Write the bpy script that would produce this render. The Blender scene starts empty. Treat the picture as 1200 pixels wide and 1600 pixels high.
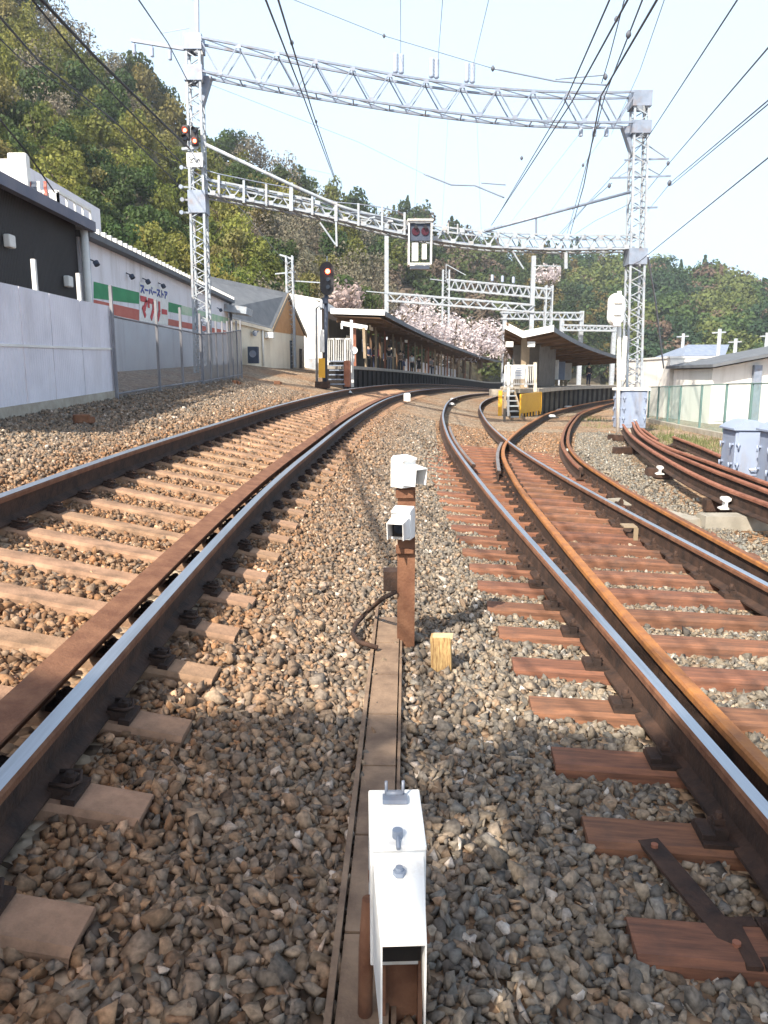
import bpy, math, random
import numpy as np
from mathutils import Vector, Matrix

random.seed(7)
RNG = np.random.default_rng(11)
R = math.radians
SC = bpy.context.scene
COL = SC.collection

# ------------------------------------------------------------------ camera, sky, sun, exposure
CAMZ = 1.845
FPX = 1170.0
PITCH = math.atan(210.0 / FPX)
cam_data = bpy.data.cameras.new("camera")
cam = bpy.data.objects.new("camera", cam_data)
COL.objects.link(cam)
cam.location = (0, 0, CAMZ)
cam.rotation_euler = (math.pi / 2 - PITCH, 0, 0)
cam_data.sensor_fit = 'VERTICAL'
cam_data.sensor_height = 36.0
cam_data.lens = FPX / 1600.0 * 36.0
cam_data.clip_start = 0.05
cam_data.clip_end = 4000
SC.camera = cam

SUN_EL = 41.0
SUN_AZ = 211.0           # clockwise from +Y
world = bpy.data.worlds.new("World")
SC.world = world
world.use_nodes = True
wn = world.node_tree
for n in list(wn.nodes):
    wn.nodes.remove(n)
w_out = wn.nodes.new('ShaderNodeOutputWorld')
w_bg = wn.nodes.new('ShaderNodeBackground')
w_sky = wn.nodes.new('ShaderNodeTexSky')
w_sky.sky_type = 'NISHITA'
w_sky.sun_disc = False
w_sky.sun_elevation = R(SUN_EL)
w_sky.sun_rotation = R(SUN_AZ)
w_sky.air_density = 1.0
w_sky.dust_density = 4.0
w_sky.ozone_density = 1.0
w_mix = wn.nodes.new('ShaderNodeMixRGB')
w_mix.inputs[0].default_value = 0.55
w_mix.inputs[2].default_value = (6.8, 9.0, 11.2, 1)
# bright haze low in the sky, clearer blue overhead
w_tc = wn.nodes.new('ShaderNodeTexCoord'); w_sep = wn.nodes.new('ShaderNodeSeparateXYZ'); w_rp = wn.nodes.new('ShaderNodeValToRGB')
wn.links.new(w_tc.outputs['Generated'], w_sep.inputs[0]); wn.links.new(w_sep.outputs[2], w_rp.inputs[0])
w_rp.color_ramp.elements[0].position = 0.0; w_rp.color_ramp.elements[0].color = (.72, .72, .72, 1)
w_rp.color_ramp.elements[1].position = 0.75; w_rp.color_ramp.elements[1].color = (.0, .0, .0, 1)
e_ = w_rp.color_ramp.elements.new(0.40); e_.color = (.62, .62, .62, 1)
wn.links.new(w_rp.outputs[0], w_mix.inputs[0])
wn.links.new(w_sky.outputs[0], w_mix.inputs[1])
wn.links.new(w_mix.outputs[0], w_bg.inputs[0])
w_bg.inputs[1].default_value = 0.095
wn.links.new(w_bg.outputs[0], w_out.inputs[0])

sun_d = bpy.data.lights.new("sun", 'SUN')
sun = bpy.data.objects.new("sun", sun_d)
COL.objects.link(sun)
sun_d.energy = 5.0
sun_d.angle = R(0.6)
sun_d.color = (1.0, 0.91, 0.77)
to_sun = Vector((math.sin(R(SUN_AZ)) * math.cos(R(SUN_EL)), math.cos(R(SUN_AZ)) * math.cos(R(SUN_EL)), math.sin(R(SUN_EL))))
sun.rotation_euler = to_sun.to_track_quat('Z', 'Y').to_euler()

SC.view_settings.view_transform = 'Standard'
SC.view_settings.look = 'None'
SC.view_settings.gamma = 1.0
SC.view_settings.exposure = 1.0
SC.cycles.max_bounces = 6
SC.cycles.transparent_max_bounces = 12

# ------------------------------------------------------------------ measuring helpers
CP, SP = math.cos(PITCH), math.sin(PITCH)
def ray(px, py):
    u = (px - 600.0) / FPX
    v = (800.0 - py) / FPX
    return Vector((u, CP + v * SP, -SP + v * CP))
def at(px, py, Y):
    """world point seen at photo pixel px,py at distance Y along the line"""
    d = ray(px, py)
    return Vector((0, 0, CAMZ)) + d * (Y / d.y)
def T(x, y):
    """height of the sleeper tops: the yard falls from the hill side down to the right"""
    yc = min(max(y, -12.0), 135.0)
    xc = min(max(x, -12.0), 60.0)
    s = 0.03 * yc - 0.205 * xc
    w = 0.12
    q = s / w
    return s if q > 30 else w * math.log1p(math.exp(q))
def TN(x, y):
    yc = np.clip(y, -12.0, 135.0); xc = np.clip(x, -12.0, 60.0)
    s = 0.03 * yc - 0.205 * xc
    w = 0.12
    return w * np.logaddexp(0, s / w)
def gp(px, py, dz=0.0):
    """ground point under a photo pixel"""
    d = ray(px, py)
    lo, hi = 0.5, 400.0
    y = 0.8
    while y < 300:
        p = Vector((0, 0, CAMZ)) + d * (y / d.y)
        if p.z <= T(p.x, p.y) + dz:
            return p
        y *= 1.004
    return p
def cr(pts, x):
    """smooth (monotone-ish Catmull-Rom) curve through (y, value) pairs"""
    n = len(pts)
    if x <= pts[0][0]:
        a, b = pts[0], pts[1]
        return a[1] + (x - a[0]) * (b[1] - a[1]) / (b[0] - a[0])
    if x >= pts[-1][0]:
        a, b = pts[-2], pts[-1]
        return b[1] + (x - b[0]) * (b[1] - a[1]) / (b[0] - a[0])
    for i in range(n - 1):
        if pts[i][0] <= x <= pts[i + 1][0]:
            break
    p1, p2 = pts[i], pts[i + 1]
    h = p2[0] - p1[0]
    m = lambda a, b: (b[1] - a[1]) / (b[0] - a[0])
    m1 = m(pts[i - 1], p2) if i > 0 else m(p1, p2)
    m2 = m(p1, pts[i + 2]) if i + 2 < n else m(p1, p2)
    t = (x - p1[0]) / h
    return ((2*t**3 - 3*t**2 + 1) * p1[1] + (t**3 - 2*t**2 + t) * h * m1 + (-2*t**3 + 3*t**2) * p2[1] + (t**3 - t**2) * h * m2)

# ------------------------------------------------------------------ materials
MATS = {}
def mat(name, c1, c2=None, scale=6.0, rough=0.8, metal=0.0, bump=0.0, bscale=40.0, detail=5.0, spec=0.4, objrand=0.0, huer=0.005, dirt=None, coord='Object', stretch=None, contrast=(0.35, 0.65)):
    if name in MATS:
        return MATS[name]
    m = bpy.data.materials.new(name)
    m.use_nodes = True
    nt = m.node_tree
    b = nt.nodes['Principled BSDF']
    b.inputs['Roughness'].default_value = rough
    b.inputs['Metallic'].default_value = metal
    b.inputs['Specular IOR Level'].default_value = spec
    tc = nt.nodes.new('ShaderNodeTexCoord')
    vec = tc.outputs[coord]
    if stretch:
        mp = nt.nodes.new('ShaderNodeMapping')
        mp.inputs['Scale'].default_value = stretch
        nt.links.new(vec, mp.inputs[0]); vec = mp.outputs[0]
    col_out = None
    if c2 is not None:
        nz = nt.nodes.new('ShaderNodeTexNoise')
        nz.inputs['Scale'].default_value = scale
        nz.inputs['Detail'].default_value = detail
        nz.inputs['Roughness'].default_value = 0.62
        nt.links.new(vec, nz.inputs['Vector'])
        rp = nt.nodes.new('ShaderNodeValToRGB')
        rp.color_ramp.elements[0].position = contrast[0]
        rp.color_ramp.elements[1].position = contrast[1]
        rp.color_ramp.elements[0].color = (*c1, 1)
        rp.color_ramp.elements[1].color = (*c2, 1)
        nt.links.new(nz.outputs[0], rp.inputs[0])
        col_out = rp.outputs[0]
    else:
        rgb = nt.nodes.new('ShaderNodeRGB'); rgb.outputs[0].default_value = (*c1, 1)
        col_out = rgb.outputs[0]
    if dirt:
        dc, amt, dsc, dst = dirt
        mp2 = nt.nodes.new('ShaderNodeMapping'); mp2.inputs['Scale'].default_value = dst
        nt.links.new(tc.outputs['Object'], mp2.inputs[0])
        dn = nt.nodes.new('ShaderNodeTexNoise'); dn.inputs['Scale'].default_value = dsc; dn.inputs['Detail'].default_value = 7; dn.inputs['Roughness'].default_value = .7
        nt.links.new(mp2.outputs[0], dn.inputs['Vector'])
        dr = nt.nodes.new('ShaderNodeMapRange'); dr.inputs[1].default_value = .5; dr.inputs[2].default_value = .72; dr.inputs[3].default_value = 0; dr.inputs[4].default_value = amt
        nt.links.new(dn.outputs[0], dr.inputs[0])
        dm = nt.nodes.new('ShaderNodeMixRGB'); dm.inputs[2].default_value = (*dc, 1)
        nt.links.new(dr.outputs[0], dm.inputs[0]); nt.links.new(col_out, dm.inputs[1]); col_out = dm.outputs[0]
    if objrand > 0:
        oi = nt.nodes.new('ShaderNodeObjectInfo')
        hs = nt.nodes.new('ShaderNodeHueSaturation')
        mr = nt.nodes.new('ShaderNodeMapRange')
        mr.inputs[3].default_value = 1 - objrand; mr.inputs[4].default_value = 1 + objrand
        nt.links.new(oi.outputs['Random'], mr.inputs[0])
        nt.links.new(mr.outputs[0], hs.inputs['Value'])
        m2 = nt.nodes.new('ShaderNodeMath'); m2.operation = 'MULTIPLY'; m2.inputs[1].default_value = 7.31
        fr = nt.nodes.new('ShaderNodeMath'); fr.operation = 'FRACT'
        mr2 = nt.nodes.new('ShaderNodeMapRange'); mr2.inputs[3].default_value = 0.5 - huer; mr2.inputs[4].default_value = 0.5 + huer
        nt.links.new(oi.outputs['Random'], m2.inputs[0]); nt.links.new(m2.outputs[0], fr.inputs[0]); nt.links.new(fr.outputs[0], mr2.inputs[0])
        nt.links.new(mr2.outputs[0], hs.inputs['Hue'])
        nt.links.new(col_out, hs.inputs['Color']); col_out = hs.outputs[0]
    nt.links.new(col_out, b.inputs['Base Color'])
    if bump > 0:
        nb = nt.nodes.new('ShaderNodeTexNoise'); nb.inputs['Scale'].default_value = bscale; nb.inputs['Detail'].default_value = 4
        nt.links.new(vec, nb.inputs['Vector'])
        bp = nt.nodes.new('ShaderNodeBump'); bp.inputs['Strength'].default_value = bump; bp.inputs['Distance'].default_value = 0.02
        nt.links.new(nb.outputs[0], bp.inputs['Height'])
        nt.links.new(bp.outputs[0], b.inputs['Normal'])
    MATS[name] = m
    return m

def mat_wave(name, c, scale, axis='X', strength=0.8, rough=0.6, c2=None, dirt=None):
    """ribbed sheet metal: ribs as a bump, colour even with slight staining"""
    m = mat(name, c, c2 if c2 else tuple(v * 0.8 for v in c), scale=1.3, rough=rough, dirt=dirt)
    nt = m.node_tree; b = nt.nodes['Principled BSDF']
    tc = nt.nodes.new('ShaderNodeTexCoord')
    wv = nt.nodes.new('ShaderNodeTexWave'); wv.bands_direction = axis; wv.inputs['Scale'].default_value = scale
    nt.links.new(tc.outputs['Object'], wv.inputs[0])
    bp = nt.nodes.new('ShaderNodeBump'); bp.inputs['Strength'].default_value = strength; bp.inputs['Distance'].default_value = 0.03
    nt.links.new(wv.outputs[1], bp.inputs['Height']); nt.links.new(bp.outputs[0], b.inputs['Normal'])
    return m

def mat_mesh(name, c, opacity, rough=0.6):
    m = bpy.data.materials.new(name); m.use_nodes = True
    nt = m.node_tree; b = nt.nodes['Principled BSDF']
    b.inputs['Base Color'].default_value = (*c, 1); b.inputs['Roughness'].default_value = rough
    b.inputs['Alpha'].default_value = opacity
    return m

def mat_emit(name, c, s):
    m = bpy.data.materials.new(name); m.use_nodes = True
    b = m.node_tree.nodes['Principled BSDF']
    b.inputs['Base Color'].default_value = (*c, 1)
    b.inputs['Emission Color'].default_value = (*c, 1); b.inputs['Emission Strength'].default_value = s
    return m

def mat_leaf(name, c1, c2, objrand=0.22, transl=0.32):
    m = mat(name, c1, c2, scale=0.9, rough=0.6, objrand=objrand, huer=0.018, spec=0.25, contrast=(0.3, 0.7))
    nt = m.node_tree; b = nt.nodes['Principled BSDF']
    out = [n for n in nt.nodes if n.type == 'OUTPUT_MATERIAL'][0]
    tr = nt.nodes.new('ShaderNodeBsdfTranslucent')
    src = b.inputs['Base Color'].links[0].from_socket
    nt.links.new(src, tr.inputs[0])
    mx = nt.nodes.new('ShaderNodeMixShader'); mx.inputs[0].default_value = transl
    nt.links.new(b.outputs[0], mx.inputs[1]); nt.links.new(tr.outputs[0], mx.inputs[2])
    nt.links.new(mx.outputs[0], out.inputs[0])
    return m

M_RUST = mat('rust_brown', (0.13, 0.055, 0.03), (0.21, 0.10, 0.055), scale=9, rough=0.85, bump=0.25, bscale=60)
M_RUST_OR = mat('rust_orange', (0.40, 0.17, 0.05), (0.24, 0.10, 0.045), scale=7, rough=0.7, bump=0.2, bscale=50)
M_RUST_DK = mat('rust_dark', (0.026, 0.016, 0.013), (0.068, 0.036, 0.024), scale=8, rough=0.85, bump=0.3, bscale=50)
M_RUST_RED = mat('rust_red', (0.20, 0.075, 0.045), (0.30, 0.13, 0.08), scale=5, rough=0.85, bump=0.2, bscale=40)
M_SHINE = mat('polished_steel', (0.52, 0.54, 0.58), (0.42, 0.43, 0.46), scale=3, rough=0.34, metal=0.9, stretch=(12, 0.4, 12))
M_SHINE_DULL = mat('worn_steel', (0.36, 0.32, 0.29), (0.27, 0.2, 0.16), scale=3, rough=0.42, metal=0.7)
M_WHITE = mat('white_paint', (0.80, 0.80, 0.79), (0.72, 0.72, 0.70), scale=7, rough=0.45, bump=0.05, dirt=((.50, .43, .35), .6, 9, (1, 1, .4)))
M_WHITE2 = mat('chalky_white_paint', (0.78, 0.77, 0.74), (0.66, 0.65, 0.62), scale=2.5, rough=0.7)
M_GALV = mat('galvanised_steel', (0.27, 0.31, 0.39), (0.20, 0.24, 0.31), scale=4, rough=0.5, metal=0.25, dirt=((.22, .14, .09), .55, 3.0, (1, 1, 1)))  # backlit shade of the gantry beam darkened into this blue-grey
M_GALV_LT = mat('pale_galvanised_steel', (0.39, 0.43, 0.47), (0.29, 0.33, 0.38), scale=4, rough=0.55, metal=0.1, dirt=((.30, .20, .13), .60, 3.5, (1, 1, 1)))
M_GREYBLUE = mat('pale_blue_grey_paint', (0.28, 0.335, 0.455), (0.24, 0.29, 0.40), scale=2, rough=0.5, dirt=((.24, .21, .19), .5, 4, (1, 1, .18)))
M_DARKBLUE = mat('dark_blue_grey_paint', (0.035, 0.05, 0.085), (0.06, 0.075, 0.11), scale=4, rough=0.6)
M_BLACK = mat('black_paint', (0.015, 0.015, 0.02), (0.03, 0.03, 0.035), scale=5, rough=0.6)
M_DARKIN = mat('dark_interior', (0.03, 0.028, 0.03), (0.05, 0.045, 0.04), scale=3, rough=0.9)
M_WIRE = mat('weathered_cable', (0.10, 0.11, 0.14), None, rough=0.7)
M_WIRE_DK = mat('black_cable', (0.035, 0.04, 0.05), None, rough=0.7)
M_INSUL = mat('porcelain', (0.35, 0.40, 0.50), None, rough=0.3)
M_CONC = mat('concrete', (0.42, 0.38, 0.32), (0.30, 0.26, 0.21), scale=5, rough=0.9, bump=0.2, bscale=60)
M_CONC_DUST = mat('rust_dusted_concrete', (0.40, 0.245, 0.155), (0.22, 0.135, 0.085), scale=6, rough=0.95, bump=0.25, bscale=70, objrand=0.08, dirt=((.11, .075, .05), .75, 2.6, (1, 1, 1)))
M_TIMBER = mat('red_brown_sleeper', (0.26, 0.115, 0.065), (0.12, 0.058, 0.038), scale=6, rough=0.85, bump=0.25, bscale=50, stretch=(0.6, 6, 6), objrand=0.14, dirt=((.06, .045, .04), .75, 2.6, (1, 1, 1)))
M_WOOD_OLD = mat('weathered_yellow_wood', (0.52, 0.36, 0.16), (0.22, 0.12, 0.05), scale=34, rough=0.9, bump=0.3, bscale=60, stretch=(3, 3, 0.4))
M_WOOD_END = mat('pale_wood_end', (0.58, 0.44, 0.27), (0.46, 0.33, 0.19), scale=20, rough=0.9)
M_ROOF_GREY = mat('grey_roof_sheet', (0.10, 0.11, 0.125), (0.14, 0.15, 0.165), scale=2, rough=0.7)
M_ROOF_DARK = mat('dark_roof_sheet', (0.10, 0.11, 0.16), (0.15, 0.15, 0.19), scale=1.5, rough=0.6)
M_CREAM = mat('cream_wall', (0.80, 0.71, 0.56), (0.74, 0.64, 0.50), scale=1.2, rough=0.9, dirt=((.42, .35, .26), .5, 1.6, (1, 1, .18)))
M_BROWN_GABLE = mat('brown_gable_boards', (0.55, 0.28, 0.11), (0.46, 0.22, 0.085), scale=3, rough=0.8)
M_STORE = mat('off_white_wall', (0.80, 0.78, 0.82), (0.73, 0.71, 0.75), scale=0.8, rough=0.8, dirt=((.42, .38, .36), .6, 1.8, (1, 1, .18)))
M_STORE_LOW = mat('grey_white_panel', (0.62, 0.64, 0.70), (0.54, 0.56, 0.62), scale=0.8, rough=0.8, dirt=((.36, .34, .34), .6, 1.8, (1, 1, .18)))
M_GREEN = mat('green_stripe_paint', (0.03, 0.22, 0.09), (0.045, 0.28, 0.12), scale=3, rough=0.7)
M_RED = mat('red_stripe_paint', (0.45, 0.10, 0.075), (0.52, 0.16, 0.12), scale=2, rough=0.7)
M_RED_TXT = mat('red_letter_paint', (0.52, 0.06, 0.07), None, rough=0.6)
M_BLUE_TXT = mat('blue_letter_paint', (0.05, 0.09, 0.35), None, rough=0.6)
M_PLASTER = mat('white_plaster', (0.80, 0.78, 0.74), (0.74, 0.72, 0.68), scale=0.7, rough=0.85, dirt=((.45, .42, .37), .55, 1.4, (1, 1, .18)))
M_YELLOW = mat('yellow_orange_paint', (0.72, 0.40, 0.03), (0.66, 0.34, 0.025), scale=3, rough=0.55)
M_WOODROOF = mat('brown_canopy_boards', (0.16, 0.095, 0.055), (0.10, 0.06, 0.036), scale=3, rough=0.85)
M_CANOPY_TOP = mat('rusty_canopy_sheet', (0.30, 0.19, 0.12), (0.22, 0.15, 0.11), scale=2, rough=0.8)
M_PLATFORM = mat('platform_concrete', (0.36, 0.33, 0.28), (0.26, 0.23, 0.2), scale=2, rough=0.9)
M_PLAT_WALL = mat('dark_platform_wall', (0.020, 0.016, 0.015), (0.013, 0.011, 0.011), scale=1.5, rough=0.95)  # near-black base colour for the platform sides
M_TAN_POST = mat('tan_painted_post', (0.33, 0.25, 0.165), (0.25, 0.19, 0.125), scale=3, rough=0.7)
M_CURB = mat('pale_kerb_concrete', (0.36, 0.33, 0.28), (0.26, 0.24, 0.20), scale=4, rough=0.9)
M_CORR_DARK = mat_wave('dark_corrugated_sheet', (0.038, 0.034, 0.036), 5.0, 'Y', 1.0, 0.7)
M_PANEL = mat_wave('white_hoarding_sheet', (0.74, 0.73, 0.80), 4.2, 'Y', 0.25, 0.5, c2=(0.62, 0.61, 0.68), dirt=((.42, .39, .40), .5, 1.6, (1, 1, .18)))
M_LAMP_RED = mat_emit('lit_red_lens', (1.0, 0.10, 0.04), 5.0)
M_LAMP_CORE = mat_emit('lit_lamp_core', (1.0, 0.72, 0.6), 9.0)
M_LAMP_OFF = mat('unlit_red_lens', (0.05, 0.006, 0.014), None, rough=0.3)
M_SKIN = mat('skin', (0.55, 0.36, 0.27), None, rough=0.6)
M_HAIR = mat('black_hair', (0.015, 0.012, 0.012), None, rough=0.6)
M_GLASS = mat('dark_window_glass', (0.05, 0.06, 0.08), None, rough=0.1)
M_GRNMESH = mat_mesh('green_wire_mesh', (0.24, 0.44, 0.40), 0.42)
M_GREYMESH = mat_mesh('grey_wire_mesh', (0.26, 0.25, 0.25), 0.42)
M_GRNPOST = mat('green_fence_paint', (0.10, 0.17, 0.165), (0.13, 0.21, 0.20), scale=3, rough=0.6)
M_BROWNPOST = mat('weathered_grey_post', (0.24, 0.24, 0.26), (0.17, 0.17, 0.19), scale=3, rough=0.7)

# ------------------------------------------------------------------ mesh building
def frame_from(d, up=Vector((0, 0, 1))):
    d = d.normalized()
    if abs(d.dot(up)) > 0.98:
        up = Vector((0, 1, 0))
    s = d.cross(up).normalized()
    u = s.cross(d).normalized()
    return d, s, u

class MB:
    def __init__(self):
        self.v = []; self.f = []; self.mi = []; self.smooth = []
    def quad(self, idx, mi=0, sm=False):
        self.f.append(tuple(idx)); self.mi.append(mi); self.smooth.append(sm)
    def box(self, c, s, rot=None, mi=0):
        c = Vector(c); b = len(self.v)
        for dz in (-.5, .5):
            for dy in (-.5, .5):
                for dx in (-.5, .5):
                    p = Vector((dx * s[0], dy * s[1], dz * s[2]))
                    if rot is not None: p = rot @ p
                    self.v.append(c + p)
        for q in ((0, 2, 3, 1), (4, 5, 7, 6), (0, 1, 5, 4), (2, 6, 7, 3), (0, 4, 6, 2), (1, 3, 7, 5)):
            self.quad([b + i for i in q], mi)
        return self
    def bar(self, p, q, w, h=None, up=Vector((0, 0, 1)), mi=0):
        h = h if h is not None else w
        p, q = Vector(p), Vector(q)
        d, s, u = frame_from(q - p, up)
        b = len(self.v)
        for c in (p, q):
            for a, e in ((-1, -1), (1, -1), (1, 1), (-1, 1)):
                self.v.append(c + s * (a * w / 2) + u * (e * h / 2))
        for i in range(4):
            j = (i + 1) % 4
            self.quad((b + i, b + j, b + 4 + j, b + 4 + i), mi)
        self.quad((b + 3, b + 2, b + 1, b), mi); self.quad((b + 4, b + 5, b + 6, b + 7), mi)
        return self
    def tube(self, pts, r, n=6, mi=0, cap=True):
        pts = [Vector(p) for p in pts]
        rs = r if isinstance(r, (list, tuple)) else [r] * len(pts)
        b = len(self.v)
        for i, p in enumerate(pts):
            d = (pts[min(i + 1, len(pts) - 1)] - pts[max(i - 1, 0)])
            _, s, u = frame_from(d)
            for k in range(n):
                a = 2 * math.pi * k / n
                self.v.append(p + (s * math.cos(a) + u * math.sin(a)) * rs[i])
        for i in range(len(pts) - 1):
            for k in range(n):
                j = (k + 1) % n
                self.quad((b + i * n + k, b + i * n + j, b + (i + 1) * n + j, b + (i + 1) * n + k), mi, True)
        if cap:
            self.quad([b + n - 1 - k for k in range(n)], mi)
            self.quad([b + (len(pts) - 1) * n + k for k in range(n)], mi)
        return self
    def loft(self, sections, closed=True, mis=None, cap=True, mi=0):
        """sections: list of lists of points with equal count"""
        n = len(sections[0]); b = len(self.v)
        for s in sections: self.v.extend(Vector(p) for p in s)
        m = n if closed else n - 1
        for i in range(len(sections) - 1):
            for k in range(m):
                j = (k + 1) % n
                self.quad((b + i * n + k, b + i * n + j, b + (i + 1) * n + j, b + (i + 1) * n + k), mis[k] if mis else mi)
        if cap and closed:
            self.quad([b + n - 1 - k for k in range(n)], mi)
            self.quad([b + (len(sections) - 1) * n + k for k in range(n)], mi)
        return self
    def prism(self, poly, vec, mi=0):
        vec = Vector(vec)
        return self.loft([[Vector(p) for p in poly], [Vector(p) + vec for p in poly]], mi=mi)
    def disc(self, c, axis, r, depth, n=16, mi=0):
        c = Vector(c); axis = Vector(axis).normalized()
        _, s, u = frame_from(axis)
        ring = [c + (s * math.cos(2 * math.pi * k / n) + u * math.sin(2 * math.pi * k / n)) * r for k in range(n)]
        return self.prism(ring, axis * depth, mi)
    def build(self, name, mats, parent=None, loc=None, bevel=0.0):
        me = bpy.data.meshes.new(name)
        off = Vector(loc) if loc is not None else Vector((0, 0, 0))
        me.from_pydata([tuple(Vector(p) - off) for p in self.v], [], self.f)
        if not isinstance(mats, (list, tuple)): mats = [mats]
        for m in mats: me.materials.append(m)
        me.polygons.foreach_set('material_index', self.mi)
        me.polygons.foreach_set('use_smooth', self.smooth)
        import bmesh
        bm = bmesh.new(); bm.from_mesh(me)
        bmesh.ops.recalc_face_normals(bm, faces=bm.faces)
        bm.to_mesh(me); bm.free()
        me.update()
        o = bpy.data.objects.new(name, me)
        COL.objects.link(o)
        o.location = off
        if parent is not None:
            o.parent = parent
            if loc is not None:
                o.matrix_parent_inverse = Matrix.Identity(4)
                o.location = off - ploc(parent)
            else:
                o.location = -ploc(parent)
                # parents here carry no rotation while building
        if bevel > 0:
            md = o.modifiers.new('bevel', 'BEVEL'); md.width = bevel; md.segments = 2; md.limit_method = 'ANGLE'
        return o

def ploc(o):
    v = Vector((0, 0, 0))
    while o is not None:
        v += Vector(o.location); o = o.parent
    return v
def tag(o, label=None, cat=None, group=None, kind=None):
    if label: o['label'] = label
    if cat: o['category'] = cat
    if group: o['group'] = group
    if kind: o['kind'] = kind
    return o
def thing(name, loc, label, cat, group=None):
    o = bpy.data.objects.new(name, None)
    o.empty_display_size = 0.2
    COL.objects.link(o)
    o.location = loc
    return tag(o, label, cat, group)
def kids(o):
    return [c for c in bpy.data.objects if c.parent is o]
CHILD = {}
def copy_tree(o, parent=None, cache=None):
    c = o.copy(); COL.objects.link(c)
    if parent is not None:
        c.parent = parent
    for ch in o.children:
        copy_tree(ch, c)
    return c

def text_mesh(body, size, mat_, name, parent, origin, xdir, ydir, depth=0.01):
    """flat lettering laid on a wall: origin = lower left, xdir/ydir unit vectors"""
    cu = bpy.data.curves.new(name, 'FONT')
    cu.body = body; cu.size = size; cu.extrude = depth / 2
    tmp = bpy.data.objects.new('tmp_text', cu); COL.objects.link(tmp)
    dg = bpy.context.evaluated_depsgraph_get()
    me = bpy.data.meshes.new_from_object(tmp.evaluated_get(dg))
    bpy.data.objects.remove(tmp); bpy.data.curves.remove(cu)
    x = Vector(xdir).normalized(); y = Vector(ydir).normalized(); z = x.cross(y)
    m = Matrix((x, y, z)).transposed().to_4x4(); m.translation = Vector(origin) - ploc(parent)
    me.transform(m)
    me.materials.clear(); me.materials.append(mat_)
    o = bpy.data.objects.new(name, me); COL.objects.link(o); o.parent = parent
    return o

# ------------------------------------------------------------------ track alignment (Y -> X of each rail's centre)
A_PTS = [(0, 1.42), (5, 1.43), (11, 1.39), (18, 1.50), (27.5, 2.12), (40.6, 3.6), (57, 6.5), (75, 10.6), (95, 16.5), (120, 26)]
E_PTS = [(0, -1.28), (7, -1.27), (12.2, -1.06), (18, -0.75), (26, -0.15), (32.3, 0.5), (43.5, 2.0), (60, 4.9), (75, 8.2), (95, 13.9), (120, 23.2)]
B_PTS = [(0, 1.60), (3.7, 1.61), (6.1, 1.70), (9, 1.85), (11.3, 2.0), (15.7, 2.48), (20, 3.35), (28, 5.5), (37, 8.35), (51, 14.2), (65, 21.5), (80, 30)]
def railA(y): return cr(A_PTS, y)
def railE(y): return cr(E_PTS, y)
def railF(y): return railE(y) - 1.6
def railC(y):
    return railA(y) + 1.55 + (0.06 if y < 5 else 0.06 * max(0, (12 - y) / 7))
def railB(y): return cr(B_PTS, y)
def railD(y):
    return railB(y) + 1.55 + (0.10 if y < 6 else 0.10 * max(0, (14 - y) / 8))

def surf(x, y):
    """point on the sleeper plane with unit lateral and up directions"""
    z = T(x, y)
    sx = (T(x + .3, y) - T(x - .3, y)) / .6
    lat = Vector((1, 0, sx)).normalized()
    up = Vector((-sx, 0, 1)).normalized()
    return Vector((x, y, z)), lat, up

# rail profile: (lateral, height) going round, material per following edge
RP = [(-.065, 0), (-.065, .012), (-.012, .03), (-.0085, .122), (-.034, .135), (-.034, .158), (-.026, .168),
      (.026, .168), (.034, .158), (.034, .135), (.0085, .122), (.012, .03), (.065, .012), (.065, 0)]
RP = [(a * 1.12, h * 1.32) for a, h in RP]
RM = [0, 0, 0, 0, 2, 2, 1, 2, 2, 0, 0, 0, 0, 0]
def sample(y0, y1):
    ys = []; y = y0
    while y < y1:
        ys.append(y); y += max(0.35, min(2.0, 0.05 * abs(y)))
    ys.append(y1)
    return ys
def rail_mesh(fx, y0, y1, mats, name, lift=0.012, prof=RP, pm=RM):
    mb = MB(); secs = []
    for y in sample(y0, y1):
        x = fx(y); c, lat, up = surf(x, y)
        dx = (fx(y + .2) - fx(y - .2)) / .4
        wl = math.sqrt(1 + dx * dx)
        d = Vector((1, -dx, 0)) / wl
        latd = Vector((d.x * lat.x, d.y, d.x * lat.z)).normalized()
        secs.append([c + latd * a + up * (h + lift) for a, h in prof])
    mb.loft(secs, mis=pm)
    return mb.build(name, mats)

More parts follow.
